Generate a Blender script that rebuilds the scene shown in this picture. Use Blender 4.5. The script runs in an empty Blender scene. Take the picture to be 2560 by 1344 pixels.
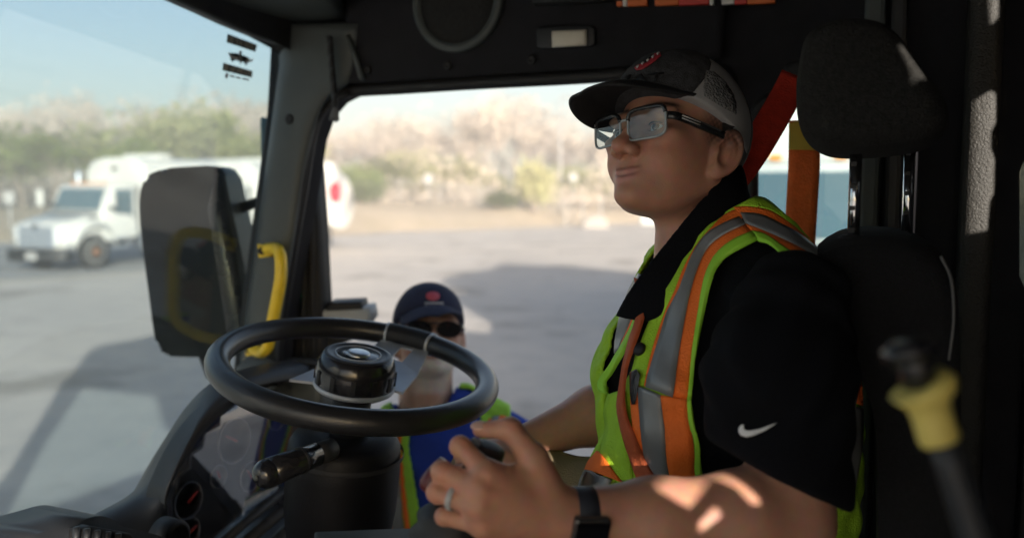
import bpy, bmesh, math, random
import numpy as np
from mathutils import Vector, Matrix, geometry
from mathutils.bvhtree import BVHTree
R_ = math.radians
random.seed(7)
rng = np.random.default_rng(7)
scene = bpy.context.scene
COL = scene.collection

# ------------------------------------------------------------------ camera
FPX = 2133.0                      # focal length in pixels of the 2560 px wide photograph
YAW, CAMZ = R_(23.0), 2.1
PITCH = math.atan(182.0 / FPX)
cam = bpy.data.cameras.new('camera')
cam.sensor_width = 36.0
cam.lens = FPX / 2560.0 * 36.0
cam.clip_start, cam.clip_end = 0.02, 2000.0
cam.dof.use_dof = True
cam.dof.focus_distance = 1.12
cam.dof.aperture_fstop = 2.5
cam_o = bpy.data.objects.new('camera', cam)
COL.objects.link(cam_o)
cam_o.location = (0, 0, CAMZ)
cam_o.rotation_euler = (math.pi / 2 - PITCH, 0, YAW)
scene.camera = cam_o

# ------------------------------------------------------------------ sky and sun
# the vehicle looks along -X; its right-hand side is +Y; ground at z = 0
SUN_EL = R_(14.5)
LIGHT = Vector((-0.68, 0.733, 0)).normalized() * math.cos(SUN_EL) + Vector((0, 0, -math.sin(SUN_EL)))
world = bpy.data.worlds.new('World')
scene.world = world
world.use_nodes = True
wn = world.node_tree
bg = wn.nodes['Background']
sky = wn.nodes.new('ShaderNodeTexSky')
sky.sky_type = 'NISHITA'
sky.sun_disc = False
sky.sun_elevation = SUN_EL
to_sun = -LIGHT
sky.sun_rotation = math.atan2(to_sun.x, to_sun.y)
sky.air_density, sky.dust_density, sky.ozone_density = 1.0, 3.0, 1.0
wn.links.new(sky.outputs[0], bg.inputs[0])
bg.inputs[1].default_value = 0.085
sun = bpy.data.lights.new('sun', 'SUN')
sun.energy, sun.angle, sun.color = 4.4, R_(0.55), (1.0, 0.91, 0.79)
sun_o = bpy.data.objects.new('sun', sun)
COL.objects.link(sun_o)
sun_o.rotation_euler = LIGHT.to_track_quat('-Z', 'Y').to_euler()
sun_o.location = (8, -8, 12)
scene.view_settings.view_transform = 'Standard'
scene.view_settings.look = 'None'
scene.view_settings.gamma = 1
scene.view_settings.exposure = 1.45
scene.render.engine = 'CYCLES'
scene.cycles.max_bounces = 10
scene.cycles.transparent_max_bounces = 24

# ------------------------------------------------------------------ pixel -> place
CP, SP = math.cos(PITCH), math.sin(PITCH)
CY, SY = math.cos(YAW), math.sin(YAW)
CAM = Vector((0, 0, CAMZ))
FW = Vector((-SY * CP, CY * CP, -SP))
RT = Vector((CY, SY, 0))
UPV = Vector((-SY * SP, CY * SP, CP))
FWH = Vector((-SY, CY, 0))
def ray(px, py):
    return FW + RT * ((px - 1280) / FPX) + UPV * ((672 - py) / FPX)
def U(px, py, d):
    return CAM + ray(px, py) * d
def onR(px, py, r):              # on the vertical plane y = r (vehicle sides)
    v = ray(px, py); return CAM + v * (r / v.y)
def onF(px, py, f):              # on the vertical plane x = -f (vehicle front)
    v = ray(px, py); return CAM + v * (-f / v.x)
def onZ(px, py, z):
    v = ray(px, py); return CAM + v * ((z - CAMZ) / v.z)
def onP(px, py, p, n):
    v = ray(px, py); return CAM + v * ((p - CAM).dot(n) / v.dot(n))
def C2W(x, d, z=0.0):            # camera-aligned ground coordinates
    return RT * x + FWH * d + Vector((0, 0, z))

# ------------------------------------------------------------------ materials
MATS = {}
def mat(name, col, rough=0.5, metal=0.0, var=0.0, vscale=8.0, bump=0.0, bscale=60.0, spec=0.5,
        coat=0.0, sss=0.0, col2=None, sheen=0.0, emit=None, btype='noise', detail=4.0):
    if name in MATS: return MATS[name]
    m = bpy.data.materials.new(name); m.use_nodes = True
    t = m.node_tree; b = t.nodes['Principled BSDF']
    b.inputs['Base Color'].default_value = (*col, 1)
    b.inputs['Roughness'].default_value = rough
    b.inputs['Metallic'].default_value = metal
    b.inputs['Specular IOR Level'].default_value = spec
    b.inputs['Coat Weight'].default_value = coat
    b.inputs['Sheen Weight'].default_value = sheen
    if sss:
        b.inputs['Subsurface Weight'].default_value = sss
        b.inputs['Subsurface Radius'].default_value = (0.012, 0.005, 0.003)
        b.inputs['Subsurface Scale'].default_value = 0.6
    if emit:
        b.inputs['Emission Color'].default_value = (*emit[:3], 1)
        b.inputs['Emission Strength'].default_value = emit[3]
    tc = t.nodes.new('ShaderNodeTexCoord')
    if var or col2:
        n = t.nodes.new('ShaderNodeTexNoise'); n.inputs['Scale'].default_value = vscale
        n.inputs['Detail'].default_value = detail; n.inputs['Roughness'].default_value = 0.6
        t.links.new(tc.outputs['Object'], n.inputs['Vector'])
        mx = t.nodes.new('ShaderNodeMix'); mx.data_type = 'RGBA'
        c2 = col2 or tuple(c * (1 - var) for c in col)
        rp = t.nodes.new('ShaderNodeMapRange')
        rp.inputs['From Min'].default_value, rp.inputs['From Max'].default_value = 0.35, 0.65
        t.links.new(n.outputs['Fac'], rp.inputs['Value'])
        t.links.new(rp.outputs[0], mx.inputs['Factor'])
        mx.inputs['A'].default_value = (*col, 1); mx.inputs['B'].default_value = (*c2, 1)
        t.links.new(mx.outputs['Result'], b.inputs['Base Color'])
    if bump:
        if btype == 'voronoi':
            n2 = t.nodes.new('ShaderNodeTexVoronoi'); n2.inputs['Scale'].default_value = bscale
            o = n2.outputs['Distance']
        elif btype == 'wave':
            n2 = t.nodes.new('ShaderNodeTexWave'); n2.inputs['Scale'].default_value = bscale
            o = n2.outputs['Fac']
        else:
            n2 = t.nodes.new('ShaderNodeTexNoise'); n2.inputs['Scale'].default_value = bscale
            n2.inputs['Detail'].default_value = 3.0
            o = n2.outputs['Fac']
        t.links.new(tc.outputs['Object'], n2.inputs['Vector'])
        bp = t.nodes.new('ShaderNodeBump'); bp.inputs['Strength'].default_value = bump
        bp.inputs['Distance'].default_value = 0.004
        t.links.new(o, bp.inputs['Height']); t.links.new(bp.outputs[0], b.inputs['Normal'])
    MATS[name] = m
    return m
def glass(name, tint=(0.93, 0.97, 0.97), rough=0.0, ior=1.5, dust=0.0, dustcol=(0.8, 0.78, 0.74)):
    if name in MATS: return MATS[name]
    m = bpy.data.materials.new(name); m.use_nodes = True
    t = m.node_tree; t.nodes.remove(t.nodes['Principled BSDF'])
    out = t.nodes['Material Output']
    tr = t.nodes.new('ShaderNodeBsdfTransparent'); tr.inputs[0].default_value = (*tint, 1)
    gl = t.nodes.new('ShaderNodeBsdfGlossy'); gl.inputs['Roughness'].default_value = rough
    lw_ = t.nodes.new('ShaderNodeLayerWeight'); lw_.inputs['Blend'].default_value = 0.5
    pw = t.nodes.new('ShaderNodeMath'); pw.operation = 'POWER'; pw.inputs[1].default_value = 5.0
    t.links.new(lw_.outputs['Facing'], pw.inputs[0])
    fr = t.nodes.new('ShaderNodeMath'); fr.operation = 'MULTIPLY_ADD'
    f0 = ((ior - 1) / (ior + 1)) ** 2
    t.links.new(pw.outputs[0], fr.inputs[0]); fr.inputs[1].default_value = 1 - f0; fr.inputs[2].default_value = f0
    mx = t.nodes.new('ShaderNodeMixShader')
    t.links.new(fr.outputs[0], mx.inputs[0]); t.links.new(tr.outputs[0], mx.inputs[1]); t.links.new(gl.outputs[0], mx.inputs[2])
    last = mx
    if dust:
        df = t.nodes.new('ShaderNodeBsdfDiffuse'); df.inputs[0].default_value = (*dustcol, 1)
        tl = t.nodes.new('ShaderNodeBsdfTranslucent'); tl.inputs[0].default_value = (*dustcol, 1)
        ad = t.nodes.new('ShaderNodeMixShader'); ad.inputs[0].default_value = 0.5
        t.links.new(df.outputs[0], ad.inputs[1]); t.links.new(tl.outputs[0], ad.inputs[2])
        no = t.nodes.new('ShaderNodeTexNoise'); no.inputs['Scale'].default_value = 5.0; no.inputs['Detail'].default_value = 5
        tc = t.nodes.new('ShaderNodeTexCoord'); t.links.new(tc.outputs['Object'], no.inputs['Vector'])
        mr = t.nodes.new('ShaderNodeMapRange'); mr.inputs['To Min'].default_value = dust * 0.7; mr.inputs['To Max'].default_value = dust * 1.3
        t.links.new(no.outputs['Fac'], mr.inputs['Value'])
        m2 = t.nodes.new('ShaderNodeMixShader')
        t.links.new(mr.outputs[0], m2.inputs[0]); t.links.new(mx.outputs[0], m2.inputs[1]); t.links.new(ad.outputs[0], m2.inputs[2])
        last = m2
    t.links.new(last.outputs[0], out.inputs['Surface'])
    MATS[name] = m
    return m

# ------------------------------------------------------------------ objects
ORG = {}
def tag(o, label=None, cat=None, group=None, kind=None):
    if label: o['label'] = label
    if cat: o['category'] = cat
    if group: o['group'] = group
    if kind: o['kind'] = kind
    return o
def thing(name, loc, label, cat, group=None, rotz=0.0):
    o = bpy.data.objects.new(name, None); o.empty_display_size = 0.1
    COL.objects.link(o); o.location = loc; o.rotation_euler = (0, 0, rotz)
    ORG[o.name] = Vector(loc) if not rotz else Vector((0, 0, 0))
    return tag(o, label, cat, group)
def org(parent):
    while parent is not None:
        if parent.name in ORG: return ORG[parent.name]
        parent = parent.parent
    return Vector((0, 0, 0))
class MB:
    """collects shapes; build() links them as one mesh object"""
    def __init__(s): s.v, s.f, s.sm = [], [], []
    def add(s, vs, fs, smooth=True):
        o = len(s.v); s.v += [tuple(v) for v in vs]
        for f in fs: s.f.append(tuple(i + o for i in f)); s.sm.append(smooth)
        return s
    def box(s, c, size, rot=None, bev=0.0):
        c = Vector(c); hx, hy, hz = (k / 2 for k in size)
        bm = bmesh.new(); bmesh.ops.create_cube(bm, size=1.0)
        for v in bm.verts: v.co = Vector((v.co.x * hx * 2, v.co.y * hy * 2, v.co.z * hz * 2))
        if bev: bmesh.ops.bevel(bm, geom=bm.edges[:], offset=bev, segments=2, affect='EDGES', profile=0.5)
        M = rot.to_3x3() if rot is not None else Matrix.Identity(3)
        bm.verts.index_update()
        s.add([c + M @ v.co for v in bm.verts], [[v.index for v in f.verts] for f in bm.faces], smooth=False)
        bm.free(); return s
    def tube(s, pts, rad, seg=12, caps=True, closed=False):
        pts = [Vector(p) for p in pts]; n = len(pts)
        rs = rad if isinstance(rad, (list, tuple)) else [rad] * n
        T = []
        for i in range(n):
            a = pts[(i - 1) % n] if closed or i else pts[0]
            b = pts[(i + 1) % n] if closed or i < n - 1 else pts[-1]
            T.append((b - a).normalized())
        x = T[0].orthogonal().normalized(); vs = []
        for i in range(n):
            x = (x - T[i] * x.dot(T[i])).normalized(); y = T[i].cross(x)
            for k in range(seg):
                a = 2 * math.pi * k / seg
                vs.append(pts[i] + (x * math.cos(a) + y * math.sin(a)) * rs[i])
        fs = []
        for i in range(n if closed else n - 1):
            j = (i + 1) % n
            for k in range(seg):
                l = (k + 1) % seg
                fs.append((i * seg + k, i * seg + l, j * seg + l, j * seg + k))
        if caps and not closed:
            fs.append(tuple(reversed(range(seg)))); fs.append(tuple(range((n - 1) * seg, n * seg)))
        return s.add(vs, fs)
    def lathe(s, base, axis, prof, seg=32, caps=True):
        """prof: list of (height along axis, radius)"""
        base, axis = Vector(base), Vector(axis).normalized()
        x = axis.orthogonal().normalized(); y = axis.cross(x); vs = []
        for h, r in prof:
            for k in range(seg):
                a = 2 * math.pi * k / seg
                vs.append(base + axis * h + (x * math.cos(a) + y * math.sin(a)) * r)
        fs = []
        for i in range(len(prof) - 1):
            for k in range(seg):
                l = (k + 1) % seg
                fs.append((i * seg + k, i * seg + l, (i + 1) * seg + l, (i + 1) * seg + k))
        if caps:
            fs.append(tuple(reversed(range(seg)))); fs.append(tuple(range((len(prof) - 1) * seg, len(prof) * seg)))
        return s.add(vs, fs)
    def plate(s, outer, holes, off):
        """planar polygon with holes, given as 3-D points, extruded by the vector off"""
        off = Vector(off); loops = [[Vector(p) for p in outer]] + [[Vector(p) for p in h] for h in holes]
        flat = [p for l in loops for p in l]; n = len(flat)
        tris = geometry.tessellate_polygon(loops)
        fs = [tuple(t) for t in tris] + [tuple(i + n for i in reversed(t)) for t in tris]
        b = 0
        for l in loops:
            m = len(l)
            for i in range(m):
                j = (i + 1) % m
                fs.append((b + i, b + j, b + j + n, b + i + n))
            b += m
        return s.add(flat + [p + off for p in flat], fs, smooth=False)
    def prism(s, outline, off, bev=0.0, seg=3):
        bm = bmesh.new(); off = Vector(off)
        a = [bm.verts.new(p) for p in outline]; b = [bm.verts.new(Vector(p) + off) for p in outline]
        n = len(a)
        bm.faces.new(list(reversed(a))); bm.faces.new(b)
        for i in range(n): bm.faces.new((a[i], a[(i + 1) % n], b[(i + 1) % n], b[i]))
        if bev:
            es = [e for e in bm.edges if (e.verts[0] in a) == (e.verts[1] in a)]
            bmesh.ops.bevel(bm, geom=es, offset=bev, segments=seg, affect='EDGES', profile=0.5, clamp_overlap=True)
        bm.verts.index_update()
        s.add([v.co for v in bm.verts], [[v.index for v in f.verts] for f in bm.faces], smooth=bool(bev))
        bm.free(); return s
    def grid(s, rows, closed_u=False, closed_v=False):
        nr, nc = len(rows), len(rows[0]); fs = []
        for i in range(nr if closed_v else nr - 1):
            for k in range(nc if closed_u else nc - 1):
                j, l = (i + 1) % nr, (k + 1) % nc
                fs.append((i * nc + k, i * nc + l, j * nc + l, j * nc + k))
        return s.add([p for r in rows for p in r], fs)
    def ball(s, c, r, seg=16, ring=10, M=None):
        c = Vector(c); rr = r if isinstance(r, (tuple, list)) else (r, r, r); vs = []
        for i in range(ring + 1):
            th = math.pi * i / ring
            for k in range(seg):
                a = 2 * math.pi * k / seg
                v = Vector((rr[0] * math.sin(th) * math.cos(a), rr[1] * math.sin(th) * math.sin(a), rr[2] * math.cos(th)))
                vs.append(c + (M @ v if M is not None else v))
        fs = []
        for i in range(ring):
            for k in range(seg):
                l = (k + 1) % seg
                fs.append((i * seg + k, (i + 1) * seg + k, (i + 1) * seg + l, i * seg + l))
        return s.add(vs, fs)
    def build(s, name, m, parent=None, solid=0.0, fix=True):
        me = bpy.data.meshes.new(name); o0 = org(parent)
        me.from_pydata([(v[0] - o0.x, v[1] - o0.y, v[2] - o0.z) for v in s.v], [], s.f)
        me.polygons.foreach_set('use_smooth', s.sm)
        if fix:
            bm = bmesh.new(); bm.from_mesh(me)
            bmesh.ops.remove_doubles(bm, verts=bm.verts, dist=1e-6)
            bmesh.ops.recalc_face_normals(bm, faces=bm.faces); bm.to_mesh(me); bm.free()
        me.update(); me.materials.append(m)
        o = bpy.data.objects.new(name, me); COL.objects.link(o)
        if parent is not None: o.parent = parent
        if solid:
            md = o.modifiers.new('s', 'SOLIDIFY'); md.thickness = solid; md.offset = 0
        return o
def autosmooth(o, ang=40):
    me = o.data
    bm = bmesh.new(); bm.from_mesh(me)
    for f in bm.faces: f.smooth = True
    for e in bm.edges:
        if len(e.link_faces) == 2 and e.calc_face_angle(0) > R_(ang): e.smooth = False
    bm.to_mesh(me); bm.free()
    return o
def crv(pts, n=12, closed=False):
    """Catmull-Rom through the points (tuples or Vectors of any length)"""
    P = [np.array(p, float) for p in pts]; out = []; m = len(P)
    for i in range(m if closed else m - 1):
        p1, p2 = P[i], P[(i + 1) % m]
        p0 = P[i - 1] if (closed or i > 0) else 2 * p1 - p2
        p3 = P[(i + 2) % m] if (closed or i < m - 2) else 2 * p2 - p1
        for k in range(n):
            t = k / n
            out.append(0.5 * (2 * p1 + (p2 - p0) * t + (2 * p0 - 5 * p1 + 4 * p2 - p3) * t * t + (3 * p1 - p0 - 3 * p2 + p3) * t ** 3))
    if not closed: out.append(P[-1])
    return out
def text_mesh(txt, size=1.0, extrude=0.0, bold=0.0):
    cu = bpy.data.curves.new('t', 'FONT'); cu.body = txt; cu.size = size; cu.extrude = extrude; cu.offset = bold
    cu.align_x = 'CENTER'; cu.align_y = 'CENTER'; cu.resolution_u = 3
    o = bpy.data.objects.new('t', cu); COL.objects.link(o)
    dg = bpy.context.evaluated_depsgraph_get()
    me = bpy.data.meshes.new_from_object(o.evaluated_get(dg))
    vs = [v.co.copy() for v in me.vertices]; fs = [tuple(p.vertices) for p in me.polygons]
    bpy.data.objects.remove(o); bpy.data.curves.remove(cu); bpy.data.meshes.remove(me)
    return vs, fs
# ================================================================== ground and far setting
def ground_mat(name, c1, c2, c3, rough, s1, s2, stain=0.0, bump=0.3):
    m = bpy.data.materials.new(name); m.use_nodes = True
    t = m.node_tree; b = t.nodes['Principled BSDF']; b.inputs['Roughness'].default_value = rough
    tc = t.nodes.new('ShaderNodeTexCoord')
    def noise(sc, det=6, ro=0.6):
        n = t.nodes.new('ShaderNodeTexNoise'); n.inputs['Scale'].default_value = sc
        n.inputs['Detail'].default_value = det; n.inputs['Roughness'].default_value = ro
        t.links.new(tc.outputs['Object'], n.inputs['Vector']); return n.outputs['Fac']
    def ramp(f, a, z):
        r = t.nodes.new('ShaderNodeMapRange'); r.inputs['From Min'].default_value = a; r.inputs['From Max'].default_value = z
        t.links.new(f, r.inputs['Value']); return r.outputs[0]
    def mix(f, A, B):
        x = t.nodes.new('ShaderNodeMix'); x.data_type = 'RGBA'; t.links.new(f, x.inputs['Factor'])
        for k, c in (('A', A), ('B', B)):
            if isinstance(c, tuple): x.inputs[k].default_value = (*c, 1)
            else: t.links.new(c, x.inputs[k])
        return x.outputs['Result']
    col = mix(ramp(noise(s1), .38, .62), c1, c2)
    col = mix(ramp(noise(s2, 8, .7), .45, .8), col, c3)
    if stain:
        col = mix(ramp(noise(0.5, 4, .6), .54, .66), col, tuple(k * (1 - stain) for k in c1))
    t.links.new(col, b.inputs['Base Color'])
    bp = t.nodes.new('ShaderNodeBump'); bp.inputs['Strength'].default_value = bump; bp.inputs['Distance'].default_value = 0.02
    t.links.new(noise(30, 6, .7), bp.inputs['Height']); t.links.new(bp.outputs[0], b.inputs['Normal'])
    return m
ASPH = ground_mat('asphalt_old', (.60, .545, .485), (.51, .47, .43), (.42, .395, .37), .9, .16, 2.2, .45)
ASPH2 = ground_mat('asphalt_lane', (.30, .30, .295), (.34, .335, .33), (.26, .26, .26), .9, .2, 3.0, .3)
DIRT = ground_mat('dirt', (.50, .41, .31), (.42, .34, .25), (.36, .31, .20), .95, .15, 1.2, 0, .6)
DRY = ground_mat('dry_ground', (.36, .31, .22), (.27, .25, .15), (.22, .21, .12), .95, .1, .8, 0, .6)

def sheet(name, pts, z, m, n=1):
    mb = MB(); mb.add([Vector((p.x, p.y, z)) for p in pts], [tuple(range(len(pts)))], False)
    return tag(mb.build(name, m), kind='structure')
# terrain to the horizon
sheet('terrain', [C2W(-900, -300), C2W(900, -300), C2W(900, 1500), C2W(-900, 1500)], -0.004, DRY)
# asphalt yard: far edge follows the kerb line in the photograph
far_edge = [(-30, 606), (120, 600), (320, 596), (520, 590), (700, 590), (850, 588), (1000, 579), (1150, 575), (1300, 570), (1500, 560), (1800, 556), (2300, 553), (2700, 552)]
fe = [onZ(x, y, 0) for x, y in far_edge]
yard = [C2W(-60, -40), C2W(60, -40), C2W(75, 60)] + [Vector(p) for p in reversed(fe)] + [C2W(-60, 36)]
sheet('asphalt_yard', yard, 0.0, ASPH)
# darker lane at the left, where the white trucks stand
lane = [onZ(*p, 0) for p in [(-60, 612), (300, 606), (560, 600), (700, 600), (790, 606), (640, 640), (360, 676), (100, 694), (-60, 702)]]
sheet('asphalt_lane', lane, 0.004, ASPH2)
ln_ = [onZ(*p, 0) for p in [(-60, 706), (100, 699), (360, 681), (640, 645)]]
rows = [[Vector((p.x, p.y, .009)) for p in ln_], [Vector((p.x, p.y, .009)) + FWH * .22 for p in ln_]]
mb = MB(); mb.grid(rows); tag(mb.build('painted_line', mat('worn_yellow_line', (.62, .52, .34), .85, var=.35, vscale=3)), kind='structure')
# raised dirt bank behind the yard
rows = []
for k, (dz, ext) in enumerate([(0.006, 0.0), (0.35, 1.2), (0.9, 3.4), (1.35, 6.5), (1.7, 12.0), (1.75, 40.0)]):
    row = []
    for i, p in enumerate(fe):
        dirn = Vector((p.x, p.y, 0)).normalized(); wob = 0.18 * math.sin(i * 2.1 + k) * (k > 0)
        h = dz * (0.75 if i < 5 else 1.0)
        row.append(Vector((p.x, p.y, 0)) + dirn * ext * 1.5 + Vector((0, 0, h + wob * (h > .1))))
    rows.append(crv([tuple(v) for v in row], 6))
mb = MB(); mb.grid(rows); tag(mb.build('dirt_bank', DIRT), kind='structure')
def bank_z(p):
    """height of the bank under a ground point: by distance past the kerb"""
    best = min(fe, key=lambda q: (Vector((q.x, q.y, 0)).normalized() - Vector((p.x, p.y, 0)).normalized()).length)
    e = (Vector((p.x, p.y, 0)).length - Vector((best.x, best.y, 0)).length) / 1.5
    xs = [0, 1.2, 3.4, 6.5, 12, 40]; zs = [0, .35, .9, 1.35, 1.7, 1.75]
    return float(np.interp(e, xs, zs)) * (0.75 if fe.index(best) < 5 else 1.0) - 0.1

# ------------------------------------------------------------------ trees and scrub
BARK = mat('bark', (.30, .25, .21), .9, var=.4, vscale=6)
BARKP = mat('bark_pale', (.40, .345, .32), .9, var=.35, vscale=6)
def leafmat(name, a, b):
    m = mat(name, a, .7, col2=b, vscale=1.2)
    return m
LEAF = [leafmat('leaf_green', (.10, .15, .035), (.17, .20, .05)), leafmat('leaf_olive', (.21, .21, .09), (.16, .18, .07)),
        leafmat('leaf_dark', (.07, .095, .035), (.11, .13, .05)), leafmat('leaf_tan', (.44, .37, .31), (.36, .31, .25)),
        leafmat('leaf_yellowgreen', (.30, .31, .13), (.34, .31, .15))]
def branches(mb, p, d, L, r, depth, rnd, tips):
    q = p + d * L
    mid = p + d * (L * .5) + Vector((rnd.uniform(-1, 1), rnd.uniform(-1, 1), 0)) * L * .06
    mb.tube([p, mid, q], [r, r * .8, r * .6], 5, caps=False)
    tips.append((q, depth))
    if depth == 0: return
    for k in range(rnd.choice((3, 3, 4)) if depth > 1 else 3):
        ax = Vector((rnd.uniform(-1, 1), rnd.uniform(-1, 1), rnd.uniform(-.15, .7)))
        nd = (d * .9 + ax * .75).normalized()
        branches(mb, p + d * (L * rnd.uniform(.45, 1.0)), nd, L * rnd.uniform(.55, .78), r * .55, depth - 1, rnd, tips)
def make_tree_mesh(kind, seed):
    rnd = random.Random(seed); mb = MB(); tips = []
    H = 1.0
    if kind == 'bare':
        for s in range(rnd.choice((1, 2))):
            branches(mb, Vector((rnd.uniform(-.03, .03), rnd.uniform(-.03, .03), 0)), Vector((rnd.uniform(-.12, .12), rnd.uniform(-.12, .12), 1)).normalized(), .36, .011, 5, rnd, tips)
    elif kind == 'leafy':
        branches(mb, Vector((0, 0, 0)), Vector((0, 0, 1)), .34, .03, 3, rnd, tips)
    else:  # bush: several stems from the ground
        for s in range(5):
            branches(mb, Vector((rnd.uniform(-.06, .06), rnd.uniform(-.06, .06), 0)), Vector((rnd.uniform(-.7, .7), rnd.uniform(-.7, .7), 1)).normalized(), .3, .014, 2, rnd, tips)
    lv, lf = [], []
    n_per = {'bare': 1, 'leafy': 26, 'bush': 34}[kind]
    for q, dep in tips:
        if dep > 1: continue
        for k in range(n_per):
            sp = .11 if kind != 'bare' else .05
            c = q + Vector((rnd.gauss(0, sp), rnd.gauss(0, sp), rnd.gauss(0, sp * .8)))
            if c.z < .02: c.z = .02 + rnd.random() * .05
            s = rnd.uniform(.018, .04) * (1.0 if kind != 'bare' else .6)
            a = Vector((rnd.gauss(0, 1), rnd.gauss(0, 1), rnd.gauss(0, 1))).normalized(); b = a.orthogonal().normalized()
            o = len(lv); lv += [c - a * s, c + b * s * .6, c + a * s, c - b * s * .6]; lf.append((o, o + 1, o + 2, o + 3))
    zm = max(v[2] for v in mb.v + [tuple(q) for q in lv]) * .97
    mb.v = [(v[0] / zm, v[1] / zm, v[2] / zm) for v in mb.v]; lv = [v / zm for v in lv]
    t = bpy.data.meshes.new('trunk'); t.from_pydata([tuple(v) for v in mb.v], [], mb.f)
    l = bpy.data.meshes.new('crown'); l.from_pydata([tuple(v) for v in lv], [], lf)
    return t, l
TREE = {('bare', s): make_tree_mesh('bare', s) for s in range(5)}
TREE.update({('leafy', s): make_tree_mesh('leafy', 20 + s) for s in range(3)})
TREE.update({('bush', s): make_tree_mesh('bush', 40 + s) for s in range(3)})
def plant(name, px, dist, h, kind, seed, leaf, label, cat, group=None, wide=1.0, base=None):
    m = (px - 1280) / FPX
    p = C2W(m * dist, dist)
    p.z = bank_z(p) if base is None else base
    o = thing(name, (0, 0, 0), label, cat, group)
    o.location = p; o.rotation_euler = (0, 0, (seed * 1.7 + px * .01) % 6.28); o.scale = (h * wide, h * wide, h)
    t, l = TREE[(kind, seed % (5 if kind == 'bare' else 3))]
    key = (l.name, leaf.name)
    if key not in TREE:
        l2 = l.copy(); l2.materials.clear(); l2.materials.append(leaf); TREE[key] = l2
    if not t.materials: t.materials.append(BARKP if kind == 'bare' else BARK)
    for nm, me in (('trunk', t), ('crown', TREE[key])):
        c = bpy.data.objects.new(nm, me); COL.objects.link(c); c.parent = o
    return o
def top_h(py, dist, base):       # tree height from the pixel row of its top
    return (490 - py) / FPX * dist + CAMZ - base
rnd = random.Random(3)
# leafy trees on the left, behind the white trucks
for i, (px, py, d, k, lf, w) in enumerate([
        (-40, 300, 58, 'leafy', 0, 1.25), (60, 322, 60, 'leafy', 1, 1.2), (150, 318, 57, 'leafy', 0, 1.2), (255, 300, 62, 'leafy', 1, 1.15), (340, 320, 58, 'leafy', 0, 1.1),
        (450, 268, 64, 'leafy', 1, 1.0), (530, 258, 66, 'leafy', 1, .95), (640, 318, 60, 'leafy', 1, 1.1), (730, 330, 60, 'leafy', 4, 1.0)]):
    lab = ['broad green tree behind the parked white trucks', 'tall olive tree above the parked white trucks', '', '', 'yellow green tree beside the window pillar'][lf]
    plant('leafy_tree', px, d, top_h(py - 5, d, 1.2), k, i, LEAF[lf], lab, 'tree', 'leafy trees behind the parked trucks', w)
# bare, pinkish winter trees in the back row
for i in range(110):
    px = -60 + i * 24.5 + rnd.uniform(-14, 14)
    d = rnd.uniform(76, 108)
    py = rnd.uniform(278, 345)
    if 1150 < px < 1320: py = rnd.uniform(225, 300)
    if px < 700: py = rnd.uniform(215, 310)
    plant('bare_tree', px, d, top_h(py, d, 1.7), 'bare', i, LEAF[3], 'leafless pale brown tree in the wood behind the fence', 'tree', 'leafless trees in the wood', rnd.uniform(.8, 1.15))
# bushes along the fence
for i, (px, py, d, lf, w, lab) in enumerate([
        (880, 405, 66, 0, 1.3, 'green bush beside the rear of the parked truck'), (945, 380, 70, 1, 1.2, 'tall olive bush left of the fence gap'),
        (1040, 372, 72, 4, 1.2, 'wide yellow green bush behind the white sign'), (1130, 385, 72, 4, 1.3, 'yellow green bush right of the white sign'),
        (905, 440, 60, 2, 1.3, 'low dark bush on the bank beside the truck'), (1332, 372, 62, 4, .75, 'single rounded olive tree standing on the bank'),
        (1238, 448, 62, 2, 1.5, 'small dark shrub beside the rounded olive tree'), (1480, 400, 74, 4, 1.2, 'yellowish bush behind the pale gate posts'),
        (1420, 410, 78, 1, 1.2, 'olive bush behind the pale gate posts'), (1200, 420, 76, 1, 1.4, 'pale olive thicket behind the dark shrub')]):
    plant('bush' if py > 375 or i != 5 else 'small_tree', px, d, top_h(py, d, 1.3), 'bush', i, LEAF[lf], lab, 'bush' if i != 5 else 'tree', None, w)
# undergrowth that reads as one mass
lv, lf = [], []
for i in range(36000):
    px = rnd.uniform(-200, 2600); d = rnd.uniform(66, 100); m = (px - 1280) / FPX
    hmax = 2.6 + 1.8 * math.sin(px * .013) + 1.2 * math.sin(px * .041 + 2)
    z = 1.5 + abs(rnd.gauss(0, .5)) * max(hmax, .8)
    c = C2W(m * d, d, z); s = rnd.uniform(.1, .3)
    a = Vector((rnd.gauss(0, .5), rnd.gauss(0, .5), 1)).normalized(); b = a.orthogonal().normalized()
    o = len(lv); lv += [c - a * s, c + b * s * .4, c + a * s, c - b * s * .4]; lf.append((o, o + 1, o + 2, o + 3))
mb = MB(); mb.add(lv, lf, False)
tag(mb.build('undergrowth', LEAF[3], fix=False), 'dry tangled undergrowth below the leafless trees', 'undergrowth', kind='stuff')

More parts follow.
